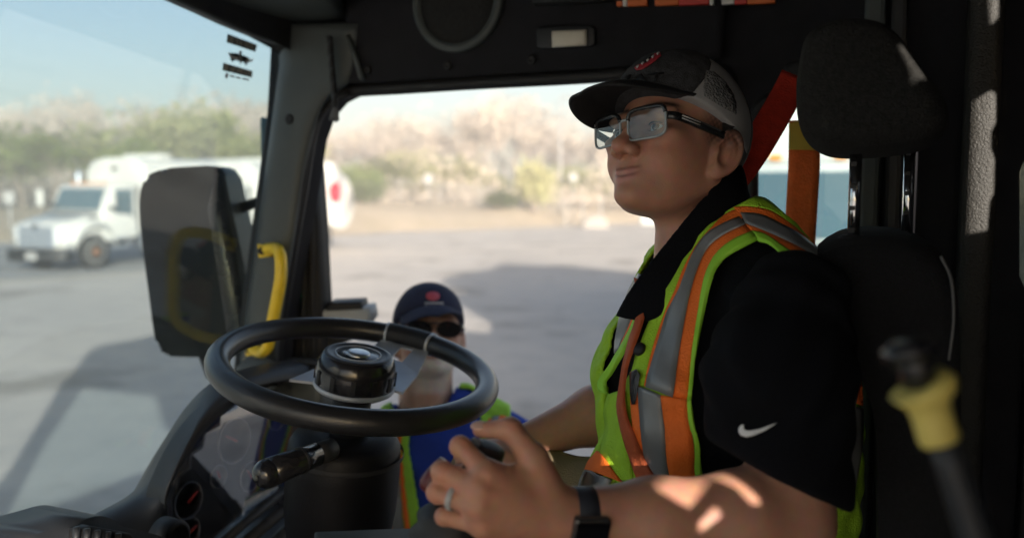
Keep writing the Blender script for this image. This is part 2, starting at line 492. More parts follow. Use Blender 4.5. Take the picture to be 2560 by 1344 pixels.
# ------------------------------------------------------------------ fence, signs, gate posts, pole
GALV = mat('galvanised', (.45, .45, .45), .55, .4, var=.3)
PALE = mat('pale_post', (.34, .32, .30), .7, var=.2)
WHITEP = mat('white_paint', (.36, .36, .36), .4, var=.08, vscale=3)
DARKNET = mat('fence_screen', (.10, .11, .10), .9, var=.4)
def fence(name, pts, h, label, m, gap=3.0, wires=True):
    o = thing(name, pts[0], label, 'fence')
    P = [pts[0]]
    for a, b in zip(pts, pts[1:]):
        n = max(1, round((b - a).length / gap))
        P += [a.lerp(b, (k + 1) / n) for k in range(n)]
    for p in P:
        MB().tube([p - Vector((0, 0, .2)), p + Vector((0, 0, h))], .04, 8).build('post', m, o)
    MB().tube([p + Vector((0, 0, h - .03)) for p in P], .025, 6).build('rail', m, o)
    if wires:
        w = MB()
        for a, b in zip(P, P[1:]):
            L = (b - a).length; nn = int(L / .22)
            for k in range(-int(h / .22), nn):
                for sg in (0, 1):
                    x0, x1 = k * .22, k * .22 + h
                    t0, t1 = max(x0, 0), min(x1, L)
                    if t1 <= t0: continue
                    z0, z1 = t0 - x0, t1 - x0
                    if sg: z0, z1 = h - z0, h - z1
                    w.tube([a.lerp(b, t0 / L) + Vector((0, 0, z0)), a.lerp(b, t1 / L) + Vector((0, 0, z1))], .008, 3, caps=False)
        tag(w.build('wire_mesh', m, o, fix=False), kind='stuff')
    return o
def gp(px, d, dz=0.0):
    p = C2W((px - 1280) / FPX * d, d); p.z = bank_z(p) + dz; return p
fence('chain_link_fence', [gp(860, 66), gp(1000, 66), gp(1400, 66)], 1.9, 'long chain link fence along the top of the dirt bank', GALV)
fence('dark_fence', [gp(-80, 56), gp(120, 56), gp(330, 57)], 2.2, 'dark chain link fence beside the front of the left truck', DARKNET)
for px, tp, lab in ((1414, 428, 'pale square gate post beside the light pole'), (1456, 432, 'pale square gate post between two others'), (1502, 430, 'pale square gate post by the concrete block')):
    b = gp(px, 60); MB().box(b + Vector((0, 0, 1.1)), (.16, .16, 2.1), bev=.02).build('p', PALE).name = 'gate_post'
    o = bpy.data.objects['gate_post'] if px == 1414 else [x for x in bpy.data.objects if x.name.startswith('gate_post')][-1]
    tag(o, lab, 'post', 'gate posts')
o = thing('light_pole', gp(1400, 64), 'tall thin grey light pole rising above the trees', 'pole')
p = gp(1400, 64); MB().tube([p, p + Vector((0, 0, 9.5))], [.11, .06], 10).build('pole', GALV, o)
MB().box(p + RT * .5 + Vector((0, 0, 9.5)), (.9, .25, .14), bev=.03).build('lamp_head', GALV, o)
MB().lathe(p, (0, 0, 1), [(0, .25), (.35, .25), (.4, .2)], 12).build('base', PALE, o)
def sign(px, py, d, w, h, label):
    m = (px - 1280) / FPX; c = C2W(m * d, d); zc = CAMZ + (490 - py) / FPX * d; zb = bank_z(c)
    o = thing('sign', (c.x, c.y, zb), label, 'sign')
    MB().tube([Vector((c.x, c.y, zb - .1)), Vector((c.x, c.y, zc + h / 2))], .04, 8).build('post', GALV, o)
    q = c.copy(); q.z = zc
    MB().box(q - FWH * .06, (w, .03, h), Matrix.Rotation(YAW, 3, 'Z'), .01).build('panel', WHITEP, o)
sign(1072, 447, 64, .62, .62, 'small white square sign on the bank fence')
sign(28, 494, 40, .5, .55, 'white sign on a post beside the left truck')
sign(1432, 442, 62, .5, .5, 'small white sign between the pale gate posts')
b = gp(1490, 56); o = MB().prism([b + RT * x + Vector((0, 0, z)) for x, z in ((-.9, 0), (.9, 0), (.7, .7), (.2, .95), (-.5, .85), (-.85, .4))], FWH * 1.0, .08).build('concrete_block', PALE)
tag(o, 'weathered concrete block in front of the gate posts', 'block')

# ------------------------------------------------------------------ parked white refuse trucks
TW = mat('truck_white', (.60, .60, .58), .35, var=.12, vscale=1.5, coat=.2)
TWD = mat('truck_dirty_white', (.66, .65, .62), .5, var=.2, vscale=2)
TDK = mat('truck_black', (.025, .026, .028), .55, var=.3)
TCH = mat('truck_chrome', (.40, .44, .50), .38, .6)
TGL = mat('truck_glass', (.07, .115, .14), .06, 0, spec=.6, coat=.2)
TYR = mat('tyre', (.03, .03, .03), .85, var=.4, bump=.2)
RIMW = mat('rim_white', (.7, .68, .65), .5, var=.2)
RUST = mat('hub_rust', (.32, .16, .09), .7, var=.4)
REDP = mat('red_paint', (.52, .03, .06), .4)
LAMPG = mat('lamp_clear', (.7, .72, .76), .15, 0, spec=.6, coat=.4)
AMB = mat('amber_lens', (.75, .28, .03), .25)
def make_truck():
    o = bpy.data.objects.new('refuse_truck', None); COL.objects.link(o); ORG[o.name] = Vector((0, 0, 0))
    W = 1.13
    def sidep(prof, y0, y1): return [Vector((x, y0, z)) for x, z in prof], Vector((0, y1 - y0, 0))
    # hood, x forward, front axle at x = 0
    pr, of = sidep([(1.02, .62), (1.0, 1.24), (.78, 1.36), (-.35, 1.68), (-.35, .75)], -.98, .98)
    MB().prism(pr, of, .12).build('hood', TW, o)
    for s in (-1, 1):
        rows = []
        for k in range(13):
            a = math.pi * k / 12
            rows.append([Vector((.0 + .72 * math.cos(a), s * y, .62 + .62 * math.sin(a) + (.18 if y < 1.1 else 0))) for y in (.9, 1.05, 1.13, 1.16)])
        MB().grid(rows).build('fender', TW, o, solid=.03)
    # cab
    pr, of = sidep([(-.35, .75), (-.35, 1.66), (-.70, 2.38), (-.92, 2.46), (-1.66, 2.46), (-1.70, .85)], -1.05, 1.05)
    cabo = MB().prism(pr, of, .08).build('cab', TW, o)
    n = Vector((.68, 0, .37)).normalized()
    MB().prism([Vector((-.362, -.92, 1.70)), Vector((-.362, .92, 1.70)), Vector((-.662, .86, 2.32)), Vector((-.662, -.86, 2.32))], n * .03, .01).build('windshield', TGL, o)
    for s in (-1, 1):
        MB().prism([Vector((x, s * 1.045, z)) for x, z in ((-.60, 1.72), (-.84, 2.30), (-1.48, 2.30), (-1.48, 1.54), (-.9, 1.58))], Vector((0, s * .02, 0)), .005).build('side_window', TGL, o)
        dr = MB().prism([Vector((x, s * 1.05, z)) for x, z in ((-.5, .95), (-.5, 1.72), (-.83, 2.36), (-1.58, 2.36), (-1.58, .95))], Vector((0, s * .008, 0)), .003).build('door', TW, o)
        MB().box((-1.45, s * 1.075, 1.5), (.16, .03, .04)).build('handle', TDK, dr)
        MB().box((-.9, s * 1.06, .62), (.6, .18, .06)).box((-.9, s * 1.06, .85), (.6, .1, .05)).build('step', TCH, o)
        mr = MB().box((-.35, s * 1.42, 2.05), (.1, .22, .5), bev=.03).build('mirror', TW, o)
        MB().tube([(-.55, s * 1.05, 2.25), (-.38, s * 1.3, 2.28), (-.35, s * 1.42, 2.2)], .018, 6).tube([(-.55, s * 1.05, 1.75), (-.35, s * 1.42, 1.85)], .018, 6).build('arm', TDK, mr)
        hl = MB().prism([Vector((1.0, s * .70, .72)), Vector((1.0, s * .70, 1.12)), Vector((.98, s * .98, 1.15)), Vector((.78, s * 1.0, 1.12)), Vector((.8, s * 1.0, .74))], Vector((.05, s * .02, 0)), .015).build('headlight', LAMPG, o)
    gr = MB().box((1.03, 0, .94), (.06, 1.36, .62), bev=.03).build('grille', TCH, o)
    for k in range(5): MB().box((1.062, 0, .74 + k * .10), (.02, 1.2, .04)).build('slat', TCH, gr)
    MB().lathe((1.045, 0, 1.24), (1, 0, 0), [(0, .09), (.02, .08)], 16).build('emblem', TDK, o)
    MB().prism([Vector((x, y, .26)) for x, y in ((.85, -1.2), (1.12, -1.05), (1.28, -.5), (1.28, .5), (1.12, 1.05), (.85, 1.2))], Vector((0, 0, .34)), .04).build('bumper', TDK, o)
    MB().box((1.29, .1, .43), (.02, .42, .22), bev=.005).build('license_plate', WHITEP, o)
    for k in (-.6, -.3, 0, .3, .6): MB().box((-.86, k, 2.48), (.1, .12, .05), bev=.01).build('marker_light', AMB, o)
    MB().tube([(-1.5, -1.12, 1.0), (-1.5, -1.12, 2.75), (-1.56, -1.12, 2.9)], .08, 12).build('exhaust_stack', TCH, o)
    MB().box((-.05, -.6, 1.86), (.35, .05, .06)).build('side_badge', TDK, o)
    MB().box((-.05, 1.0, 1.5), (.3, .03, .05)).build('side_badge', TDK, o)
    # chassis
    MB().box((-3.3, 0, .85), (8.4, .9, .22)).build('chassis', TDK, o)
    MB().tube([(-2.0, .85, .72), (-3.0, .85, .72)], .3, 20).build('fuel_tank', TCH, o)
    MB().box((-2.4, -.85, .75), (.9, .5, .5), bev=.04).build('battery_box', TDK, o)
    MB().box((-1.78, 0, 1.75), (.14, 1.9, 1.3)).build('cab_back_frame', TDK, o)
    # refuse body with a bulged roof, hopper tail
    def bodysec(x, zt, w=1.18): return [Vector((x, y, z)) for y, z in ((-w, 1.02), (-w - .03, 2.0), (-w, zt - .35), (-w + .22, zt - .1), (-.45, zt), (.45, zt), (w - .22, zt - .1), (w, zt - .35), (w + .03, 2.0), (w, 1.02))]
    rows = [bodysec(-1.86, 3.2, 1.12), bodysec(-1.94, 3.3), bodysec(-4.3, 3.32), bodysec(-6.4, 3.32)]
    bd = MB(); bd.grid(rows, closed_u=True); bd.add(rows[0], [tuple(range(10))]); bd.add(rows[-1], [tuple(range(10))])
    bdo = autosmooth(bd.build('body', TW, o), 30)
    for x in (-3.0, -4.0, -5.0, -6.0):
        for s in (-1, 1): MB().box((x, s * 1.21, 2.1), (.1, .06, 2.1), bev=.01).build('rib', TW, bdo)
    MB().box((-3.2, 0, 3.36), (.5, 1.5, .18), bev=.04).build('roof_hatch', TW, o)
    MB().box((-1.86, .0, 2.95), (.05, .2, .14), bev=.02).build('front_lamp', TDK, o)
    # tail hopper
    pr = [(-6.4, 1.0), (-6.4, 3.28), (-6.9, 3.2), (-7.5, 2.9), (-7.95, 2.5), (-8.12, 1.9), (-8.05, 1.35), (-7.6, .85), (-6.9, .78)]
    pr = [tuple(p) for p in crv(pr, 3)]
    tl = MB().prism([Vector((x, -1.2, z)) for x, z in pr], Vector((0, 2.4, 0)), .06).build('hopper', TW, o)
    for s in (-1, 1):
        MB().lathe((-6.72, s * 1.2, 2.25), (0, s, 0), [(0, .42), (.03, .42), (.03, .3), (.005, .3)], 28).build('round_logo', REDP, o)
        MB().lathe((-6.72, s * 1.2, 2.25), (0, s, 0), [(0, .16), (.03, .16)], 20).build('round_logo_center', REDP, o)
        MB().box((-7.75, s * 1.12, 1.75), (.16, .12, .3), bev=.02).build('tail_light', REDP, o)
        MB().prism([Vector((x, s * .7, z)) for x, z in ((-4.9, 1.15), (-5.0, .95), (-6.3, .95), (-6.4, 1.15))], Vector((0, s * .46, 0)), .02).build('mud_guard', TDK, o)
    def wheel(x, y, s):
        w = MB().lathe((x, y, .5), (0, s, 0), [(-.14, .3), (-.14, .44), (-.1, .5), (.1, .5), (.14, .45), (.14, .3)], 28).build('wheel', TYR, o)
        MB().lathe((x, y + s * .02, .5), (0, s, 0), [(.0, .31), (.13, .31), (.11, .27), (.06, .2), (.08, .12), (.1, .12)], 28).build('rim', RIMW, w)
        MB().lathe((x, y + s * .1, .5), (0, s, 0), [(0, .11), (.08, .1), (.1, .06)], 16).build('hub', RUST, w)
    for s in (-1, 1):
        wheel(0, s * .98, s); wheel(-5.0, s * .98, s); wheel(-6.1, s * .98, s)
    return o
def copy_tree(o, parent=None):
    c = o.copy(); COL.objects.link(c); c.parent = parent
    for ch in list(o.children): copy_tree(ch, c)
    return c
truck = make_truck()
def put_truck(o, x, d, hx, hd, label):
    """x,d: camera-aligned ground place of the front left wheel; (hx,hd): heading"""
    h = (RT * hx + FWH * hd).normalized(); ang = math.atan2(h.y, h.x)
    left = Vector((-h.y, h.x, 0))
    o.location = C2W(x, d) - left * 1.0
    o.rotation_euler = (0, 0, ang)
    tag(o, label, 'truck', 'white refuse trucks parked in the yard')
put_truck(truck, -12.1, 24.6, -.36, -.93, 'white refuse truck with long hood, whole front showing beside the mirror')
t2 = copy_tree(truck); put_truck(t2, -9.6, 27.6, -.36, -.93, 'white refuse truck half hidden behind the mirror and window pillar')
t3 = copy_tree(truck); put_truck(t3, 3.5, 7.2, -.36, -.93, 'white truck seen through the small window behind the seat')
# ================================================================== the cab we sit in
DKP = mat('dark_plastic', (.022, .025, .031), .5, var=.25, vscale=10, bump=.15, bscale=400)
DKC = mat('dark_headliner', (.016, .016, .021), .95, var=.3, vscale=25, bump=.3, bscale=500)
GRP = mat('grey_trim', (.075, .088, .090), .5, var=.15, vscale=12, bump=.2, bscale=450)
GRL = mat('grey_textured_vinyl', (.036, .034, .031), .55, var=.15, vscale=20, bump=.6, bscale=300)
BLK = mat('black_rubber', (.012, .012, .014), .6, var=.2, bump=.1, bscale=200)
BLKG = mat('black_gloss', (.018, .018, .022), .22, var=.15, coat=.3)
BLKL = mat('black_leather', (.022, .022, .024), .34, var=.2, vscale=30, bump=.12, bscale=500, coat=.15)
STEEL = mat('brushed_steel', (.56, .59, .63), .4, .35, var=.1, vscale=40)
CHROME = mat('chrome', (.75, .76, .78), .12, 1.0)
YEL = mat('yellow_paint', (.90, .64, .03), .38, var=.12, vscale=30, bump=.1, bscale=120)
YELK = mat('yellow_plastic', (.80, .66, .18), .5, var=.1, vscale=20)
FAB = mat('seat_fabric', (.010, .010, .012), .95, var=.5, vscale=260, bump=.8, bscale=700)
FAB2 = mat('seat_side_fabric', (.019, .018, .016), .9, var=.75, vscale=180, bump=1.0, bscale=420)
CREAM = mat('lamp_lens', (.72, .68, .58), .3, var=.15, vscale=20)
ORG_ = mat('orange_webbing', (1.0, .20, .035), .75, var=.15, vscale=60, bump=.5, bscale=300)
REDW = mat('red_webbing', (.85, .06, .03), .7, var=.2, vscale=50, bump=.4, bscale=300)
GREEND = mat('green_glow', (.02, .30, .15), .4, emit=(.02, .40, .18, .5))
WGL = glass('windshield_glass', (.80, .865, .885), 0, 1.66, dust=.004)
CABO = Vector((.3, .4, .9))
cab = thing('truck_cab', CABO, 'dark truck cab interior with grey window pillar, roof lining and dashboard', 'truck cab')
RW, LW = 1.53, -0.72                      # right and left wall
W0 = Vector((-1.19, 0, 2.4)); WN = Vector((.988, 0, -.153)).normalized()
def onW(px, py): return onP(px, py, W0, WN)
def rnd_poly(pts, n=5): return crv(pts, n, True)
def wz(z, y, off=0.0):                    # point of the windshield plane at height z
    x = W0.x + (z - W0.z) * (-WN.z / WN.x)
    return Vector((x, y, z)) + WN * off

# right wall with the doorway and the small rear window
door_px = [(700, 1480), (692, 1100), (693, 900), (703, 800), (735, 600), (757, 470), (768, 400), (777, 345), (797, 287), (830, 250), (872, 229), (1000, 220), (1200, 207), (1400, 196), (1560, 186), (1760, 174), (1800, 178), (1822, 200), (1830, 240), (1830, 1480)]
door = [onR(x, y, RW) for x, y in door_px]
rw_px = [(1880, 350), (1886, 300), (1906, 262), (1945, 243), (2000, 240), (2120, 240), (2146, 252), (2152, 290), (2152, 700), (2140, 720), (1895, 720), (1880, 700)]
rearw = [onR(x, y, RW) for x, y in rw_px]
rw2_px = [(2549, 430), (2560, 400), (2680, 400), (2680, 760), (2580, 760), (2549, 690)]
rearw2 = [onR(x, y, RW) for x, y in rw2_px]
outer = [Vector((-1.36, RW, .95)), Vector((.62, RW, .95)), Vector((.62, RW, 2.70)), Vector((-1.19, RW, 2.70))]
mb = MB(); mb.plate(outer, [door, rearw, rearw2], (0, .06, 0)); mb.build('side_wall', DKC, cab)
MB().tube([onR(x, y, RW - .004) for x, y in crv(door_px[1:-1], 4)], .013, 10).build('door_seal', BLK, cab)
MB().tube([onR(x, y, RW - .003) for x, y in crv(rw_px, 4, True)], .012, 10, closed=True).build('window_seal', BLK, cab)
# glass of the small rear window
MB().plate([onR(x, y, RW + .03) for x, y in rw_px], [], (0, .005, 0)).build('quarter_glass', glass('quarter_glass', (.86, .95, .97), dust=.01), cab)
MB().plate([onR(x, y, RW + .03) for x, y in rw2_px], [], (0, .005, 0)).build('tinted_glass', glass('tinted_glass', (.24, .27, .26)), cab)
# frame strips of the rear window
for x0, x1, r in ((2152, 2205, RW - .03), (2215, 2260, RW - .015)):
    a, b = onR(x0, 300, r), onR(x1, 300, r)
    MB().box(((a.x + b.x) / 2, r + .015, 1.85), (b.x - a.x, .05, 1.5), bev=.008).build('trim_strip', GRP if x0 < 2200 else DKP, cab)
# header over the doorway: soft panel with speaker, lamp, screws
pan = [(876, 212), (1000, 205), (1560, 170), (1760, 158), (1810, 150), (1830, -160), (890, -160)]
MB().prism([onR(x, y, RW - .001) for x, y in pan], (0, -.035, 0), .012).build('header_panel', DKC, cab)
HR = RW - .036
sc = onR(1147, 6, HR); sr = 106 / FPX * 1.68
sp = MB().lathe(sc, (0, -1, 0), [(-.004, sr + .012), (.010, sr + .012), (.014, sr + .008), (.014, sr - .004), (.006, sr - .006)], 48).build('speaker_ring', GRP, cab)
MB().lathe(sc, (0, -1, 0), [(-.004, sr - .005), (.008, sr - .005), (.011, sr * .6), (.012, sr * .1)], 48).build('grille', mat('speaker_mesh', (.045, .045, .045), .9, var=.4, vscale=200, bump=.8, bscale=900, btype='voronoi'), sp)
dl = [(1345, 78), (1352, 70), (1480, 66), (1492, 74), (1492, 112), (1480, 120), (1356, 125), (1346, 118)]
lamp = MB().prism([onR(x, y, HR) for x, y in dl], (0, -.012, 0), .004).build('dome_light', DKP, cab)
ln = [(1383, 80), (1470, 76), (1470, 116), (1384, 121)]
MB().prism([onR(x, y, HR - .011) for x, y in ln], (0, -.014, 0), .009).build('lens', CREAM, lamp)
for x, y in ((920, 176), (1120, 165), (1330, 150)):
    MB().lathe(onR(x, y, HR), (0, -1, 0), [(-.003, .009), (.004, .009), (.006, .005), (.003, .003)], 14).build('screw', BLK, cab)
hk = MB().tube([onR(870, 90, HR - .005), onR(888, 140, HR - .012), onR(903, 192, HR - .012), onR(908, 196, HR - .004)], .006, 8).build('coat_hook', GRP, cab)
# overhead shelf edge with the orange and white strip at the top of the picture
sh = [(1330, -20), (1345, 18), (1500, 10), (1560, 6), (1560, -60), (1330, -60)]
MB().prism([onR(x, y, HR - .001) for x, y in sh], (0, -.03, 0), .006).build('overhead_pocket', BLK, cab)
st = thing('reflective_strip', onR(1545, 10, HR), 'orange and white reflective strip along the overhead shelf', 'strip')
def strip_seg(x0, x1, m, nm):
    f = lambda x: 12 - (x - 1545) * .018
    MB().prism([onR(x0, f(x0) + 7, HR), onR(x1, f(x1) + 7, HR), onR(x1, f(x1) - 40, HR), onR(x0, f(x0) - 40, HR)], (0, -.012, 0), .002).build(nm, m, st)
ORF = mat('orange_reflective', (.75, .16, .03), .5, var=.1); WRF = mat('white_reflective', (.7, .68, .66), .45); RRF = mat('red_reflective', (.6, .04, .03), .45)
for x0, x1, m, nm in ((1545, 1560, ORF, 'band'), (1560, 1572, WRF, 'tab'), (1572, 1622, ORF, 'band'), (1640, 1700, ORF, 'band'), (1700, 1776, RRF, 'band'), (1776, 1788, WRF, 'tab'), (1806, 1838, WRF, 'tab'), (1838, 1870, RRF, 'band'), (1870, 1940, ORF, 'band')):
    strip_seg(x0 + .5, x1 - .5, m, nm)

# roof, floor, left wall, back wall, front wall
MB().box((-.32, .42, 2.67), (1.9, 2.34, .08), bev=.02).build('roof_panel', DKC, cab)
MB().box((-.35, .42, .95), (1.96, 2.3, .06)).build('floor_panel', BLK, cab)
lw = [Vector((-1.36, LW, .95)), Vector((.62, LW, .95)), Vector((.62, LW, 2.70)), Vector((-1.19, LW, 2.70))]
lfill = [Vector((-1.2, LW, 1.02)), Vector((.55, LW, 1.02)), Vector((.55, LW, 2.22)), Vector((.2, LW, 2.3)), Vector((0, LW, 2.62)), Vector((-1.1, LW, 2.62))]  # unseen opening, enlarged for fill light, stepped to keep sun off the mirror
lwin2 = [Vector((.05, LW, 1.75)), Vector((.5, LW, 1.75)), Vector((.5, LW, 2.45)), Vector((.05, LW, 2.45))]
MB().plate(lw, [lfill], (0, -.06, 0)).build('side_wall', DKC, cab)
# back wall: unseen openings added to cast the sun patches on the lit spots
XB = .62
def back_hole(p, w, h):
    t = (XB - p.x) / -LIGHT.x; q = p - LIGHT * t
    return q
BACKH = []
mb = MB()
bw = [Vector((XB, LW, .95)), Vector((XB, RW, .95)), Vector((XB, RW, 2.70)), Vector((XB, LW, 2.70))]
def rect(y0, y1, z0, z1, r=.02):
    return [Vector((XB, y, z)) for y, z in ((y0 + r, z0), (y1 - r, z0), (y1, z0 + r), (y1, z1 - r), (y1 - r, z1), (y0 + r, z1), (y0, z1 - r), (y0, z0 + r))]
SUN_CUTS = []
# the lit spots in the cab, traced back along the sun to the back wall, give the outlines of the added cutouts
def trace(pts):
    out = []
    for p in pts:
        t = (XB - p.x) / -LIGHT.x; q = p - LIGHT * t; out.append(Vector((XB, q.y, q.z)))
    return out
SUN_CUTS.append(trace([U(x, y, .845) for x, y in ((1610, 1215), (1700, 1172), (1780, 1148), (1840, 1178), (1880, 1245), (1870, 1256), (1845, 1252), (1825, 1215), (1790, 1195), (1690, 1262), (1665, 1250))]))
SUN_CUTS.append(trace([U(x, y, .85) for x, y in ((1696, 1300), (1744, 1264), (1764, 1266), (1764, 1280), (1712, 1316), (1698, 1314))]))
SUN_CUTS.append(trace([onR(x, y, 1.0) for x, y in ((2216, 130), (2250, 108), (2300, 165), (2310, 200), (2262, 214), (2246, 235), (2236, 220), (2240, 190))]))
SUN_CUTS.append(trace([onR(x, y, 1.455) for x, y in ((2412, 262), (2470, 226), (2496, 232), (2500, 300), (2478, 330), (2478, 372), (2500, 395), (2500, 480), (2478, 500), (2470, 575), (2412, 585))]))
SUN_CUTS.append(trace([onR(x, y, 1.455) for x, y in ((2470, 70), (2500, 40), (2500, -40), (2462, -40))]))
for w in SUN_CUTS: print('rear opening', [(round(p.y, 3), round(p.z, 3)) for p in w][:3])
mb.plate(bw, SUN_CUTS, (.004, 0, 0)); mb.build('back_wall', DKC, cab)
MB().plate([Vector((-1.36, LW, .95)), Vector((-1.36, RW, .95)), Vector((-1.31, RW, 1.42)), Vector((-1.31, LW, 1.42))], [], (-.05, 0, 0)).build('front_wall', DKP, cab)
# exterior body of our own truck (it throws the long shadow outside)
ext = mat('truck_exterior', (.6, .6, .58), .45, var=.15)
MB().box((-.35, .42, 3.02), (2.1, 2.4, .56), bev=.08).build('roof_shadow_box', ext, cab)  # unseen box added on the roof to lengthen the cab shadow
MB().box((5.8, .42, 2.35), (6.6, 2.45, 2.6), bev=.1).build('refuse_body', ext, cab)
MB().box((3.6, .42, .85), (7.4, 1.0, .35)).build('chassis', BLK, cab)
for x in (-.9, 4.2, 5.4):
    for y in (-.62, 1.46):
        MB().lathe((x, y, .5), (0, 1, 0), [(-.15, .3), (-.15, .47), (.15, .47), (.15, .3)], 24).build('tyre', TYR, cab)
MB().box((-1.38, .42, .75), (.25, 2.4, .4), bev=.05).build('front_bumper', BLK, cab)

# windshield: header, glass, left pillar
hd = [(-900, -560), (-100, -225), (409, 0), (480, 31), (548, 62), (620, 91), (677, 113), (697, 140), (720, 120), (720, -330), (-900, -900)]
MB().prism([onW(x, y) for x, y in hd], WN * .05, .006).build('windshield_header', BLK, cab)
wg = [onW(-900, -600), onW(415, -20), onW(700, 90), onW(720, 170), onW(640, 760), onW(600, 1000)]
wl = [wz(2.52, LW + .02), wz(2.52, 1.0), wz(2.46, 1.50), wz(2.40, 1.56), wz(1.4, 1.56), wz(1.4, LW + .02)]
wind = MB().plate(wl, [], WN * -.006).build('windshield', WGL, cab)
MB().box((-1.24, LW - .02, 2.1), (.14, .1, 1.3), Matrix.Rotation(R_(-8.8), 3, 'Y'), .02).build('window_pillar', GRP, cab)
# A-pillar trim: lofted across its rounded front edge
left = crv([(690, 60), (699, 150), (693, 210), (672, 370), (648, 545), (625, 720), (606, 865), (590, 1010)], 6)
right = crv([(900, 60), (880, 190), (806, 262), (764, 400), (738, 560), (712, 720), (694, 860), (688, 1010)], 6)
rows = []
for (lx, ly), (rx, ry) in zip(left, right):
    row = []
    for t, off in ((0, .07), (.0, .035), (.03, .012), (.09, .0), (.2, -.006), (.45, -.008), (.75, -.008), (.92, -.006), (1.0, .0), (1.03, .02)):
        row.append(onR(lx + (rx - lx) * t, ly + (ry - ly) * t, 1.497 + off))
    rows.append(row)
pil = MB().grid(rows).build('window_pillar', GRP, cab, solid=.004)
MB().tube([onR(lx - 1, ly, 1.545) for lx, ly in left], .012, 8).build('pillar_seal', BLK, cab)
MB().tube([onR(x, y, 1.512) for x, y in crv([(872, 232), (806, 282), (776, 350), (758, 450), (738, 560), (716, 690), (698, 820), (690, 930)], 6)], .006, 8).build('pillar_edging', BLK, cab)
MB().lathe(onR(725, 298, 1.489), (0, -1, 0), [(-.004, .011), (.003, .011), (.006, .007), (.004, .004)], 16).build('screw', BLK, cab)
# upper corner moulding and sun visor console
vis = crv([(500, -12), (548, 30), (600, 60), (655, 82), (705, 93), (790, 98), (860, 94), (885, 84)], 5) + [np.array((868, 58)), np.array((800, -40)), np.array((470, -60))]
MB().prism([onZ(x, y, 2.462) for x, y in vis], (0, 0, .16), .018, 4).build('overhead_console', GRP, cab)
MB().prism([onZ(x, y, 2.50) for x, y in [(640, 70), (890, 80), (900, -60), (560, -60)]], (0, 0, .12), .01).build('overhead_shelf', BLK, cab)
# door front post, standing behind the pillar, with ribs
dp = [(766, 388), (778, 392), (788, 560), (798, 760), (806, 930), (806, 1060), (712, 1060), (704, 860), (722, 700), (748, 520)]
post = MB().prism([onR(x, y, 1.60) for x, y in dp], (0, .05, 0), .006).build('door_post', BLK, cab)
for f0, mm in ((.30, BLK), (.55, DKP), (.8, BLK)):
    rib = [(766 + (778 - 766) * f0, 392), (722 + (796 - 722) * f0, 700), (704 + (804 - 704) * f0, 860), (712 + (806 - 712) * f0, 1060)]
    MB().tube([onR(x, y, 1.598) for x, y in crv(rib, 5)], .008, 8).build('rib', mm, post)
MB().tube([onR(x, y, 1.575) for x, y in crv([(795, 348), (772, 430), (748, 540), (720, 680), (700, 800)], 6)], .0045, 8).build('pale_edging', mat('pale_edge', (.30, .29, .34), .4), cab)
MB().lathe(onR(736, 733, 1.584), (0, -1, 0), [(-.016, .010), (.002, .010), (.003, .009)], 20).build('green_dot', GREEND, cab)  # small glowing green disc in front of the door post

# yellow grab handle, top level: it is bolted on and can be taken off
gh = thing('grab_handle', onR(640, 880, 1.48), 'yellow painted grab handle bolted to the grey window pillar', 'grab handle')
hp = [(668, 622, 1.478), (690, 622, 1.452), (701, 640, 1.428), (702, 690, 1.42), (694, 740, 1.42), (684, 790, 1.42), (676, 832, 1.42), (668, 868, 1.428), (652, 880, 1.452), (632, 872, 1.478)]
MB().tube([onR(x, y, r) for x, y, r in crv(hp, 7)], .0125, 14).build('bar', YEL, gh)
for x, y in ((664, 626), (632, 870)):
    c = onR(x, y, 1.484)
    pts = [onR(x + dx, y + dy, 1.486) for dx, dy in ((-13, -17), (18, -10), (20, 14), (-10, 18))]
    ft = MB().prism(pts, (0, -.012, 0), .003).build('foot', YEL, gh)
    MB().lathe(c + Vector((0, -.009, 0)), (0, -1, 0), [(0, .0085), (.006, .0085), (.008, .005), (.004, .004), (.004, .001)], 12).build('bolt', BLK, ft)

# hanging braided cord
cd = thing('hanging_cord', onR(838, 300, 1.47), 'black braided cord with a frayed end hanging by the window', 'cord')
for k in range(3):
    pts = []
    for i in range(46):
        t = i / 45; x = 824 + 14 * t + 3.2 * math.sin(t * 34 + k * 2.09); y = 92 + 178 * t
        pts.append(onR(x, y, 1.465 + .003 * math.cos(t * 34 + k * 2.09)))
    MB().tube(pts, [.0042] * 46, 7).build('strand', BLK if k else DKP, cd)
FRAY = mat('frayed_cord', (.16, .17, .18), .8, var=.4, vscale=80)
for dx, dy in ((-14, 33), (-5, 36), (2, 38), (8, 34)):
    MB().tube([onR(838, 266, 1.465), onR(838 + dx * .4, 285, 1.463), onR(838 + dx, 268 + dy, 1.462)], [.0045, .005, .002], 6).build('fray', FRAY, cd)

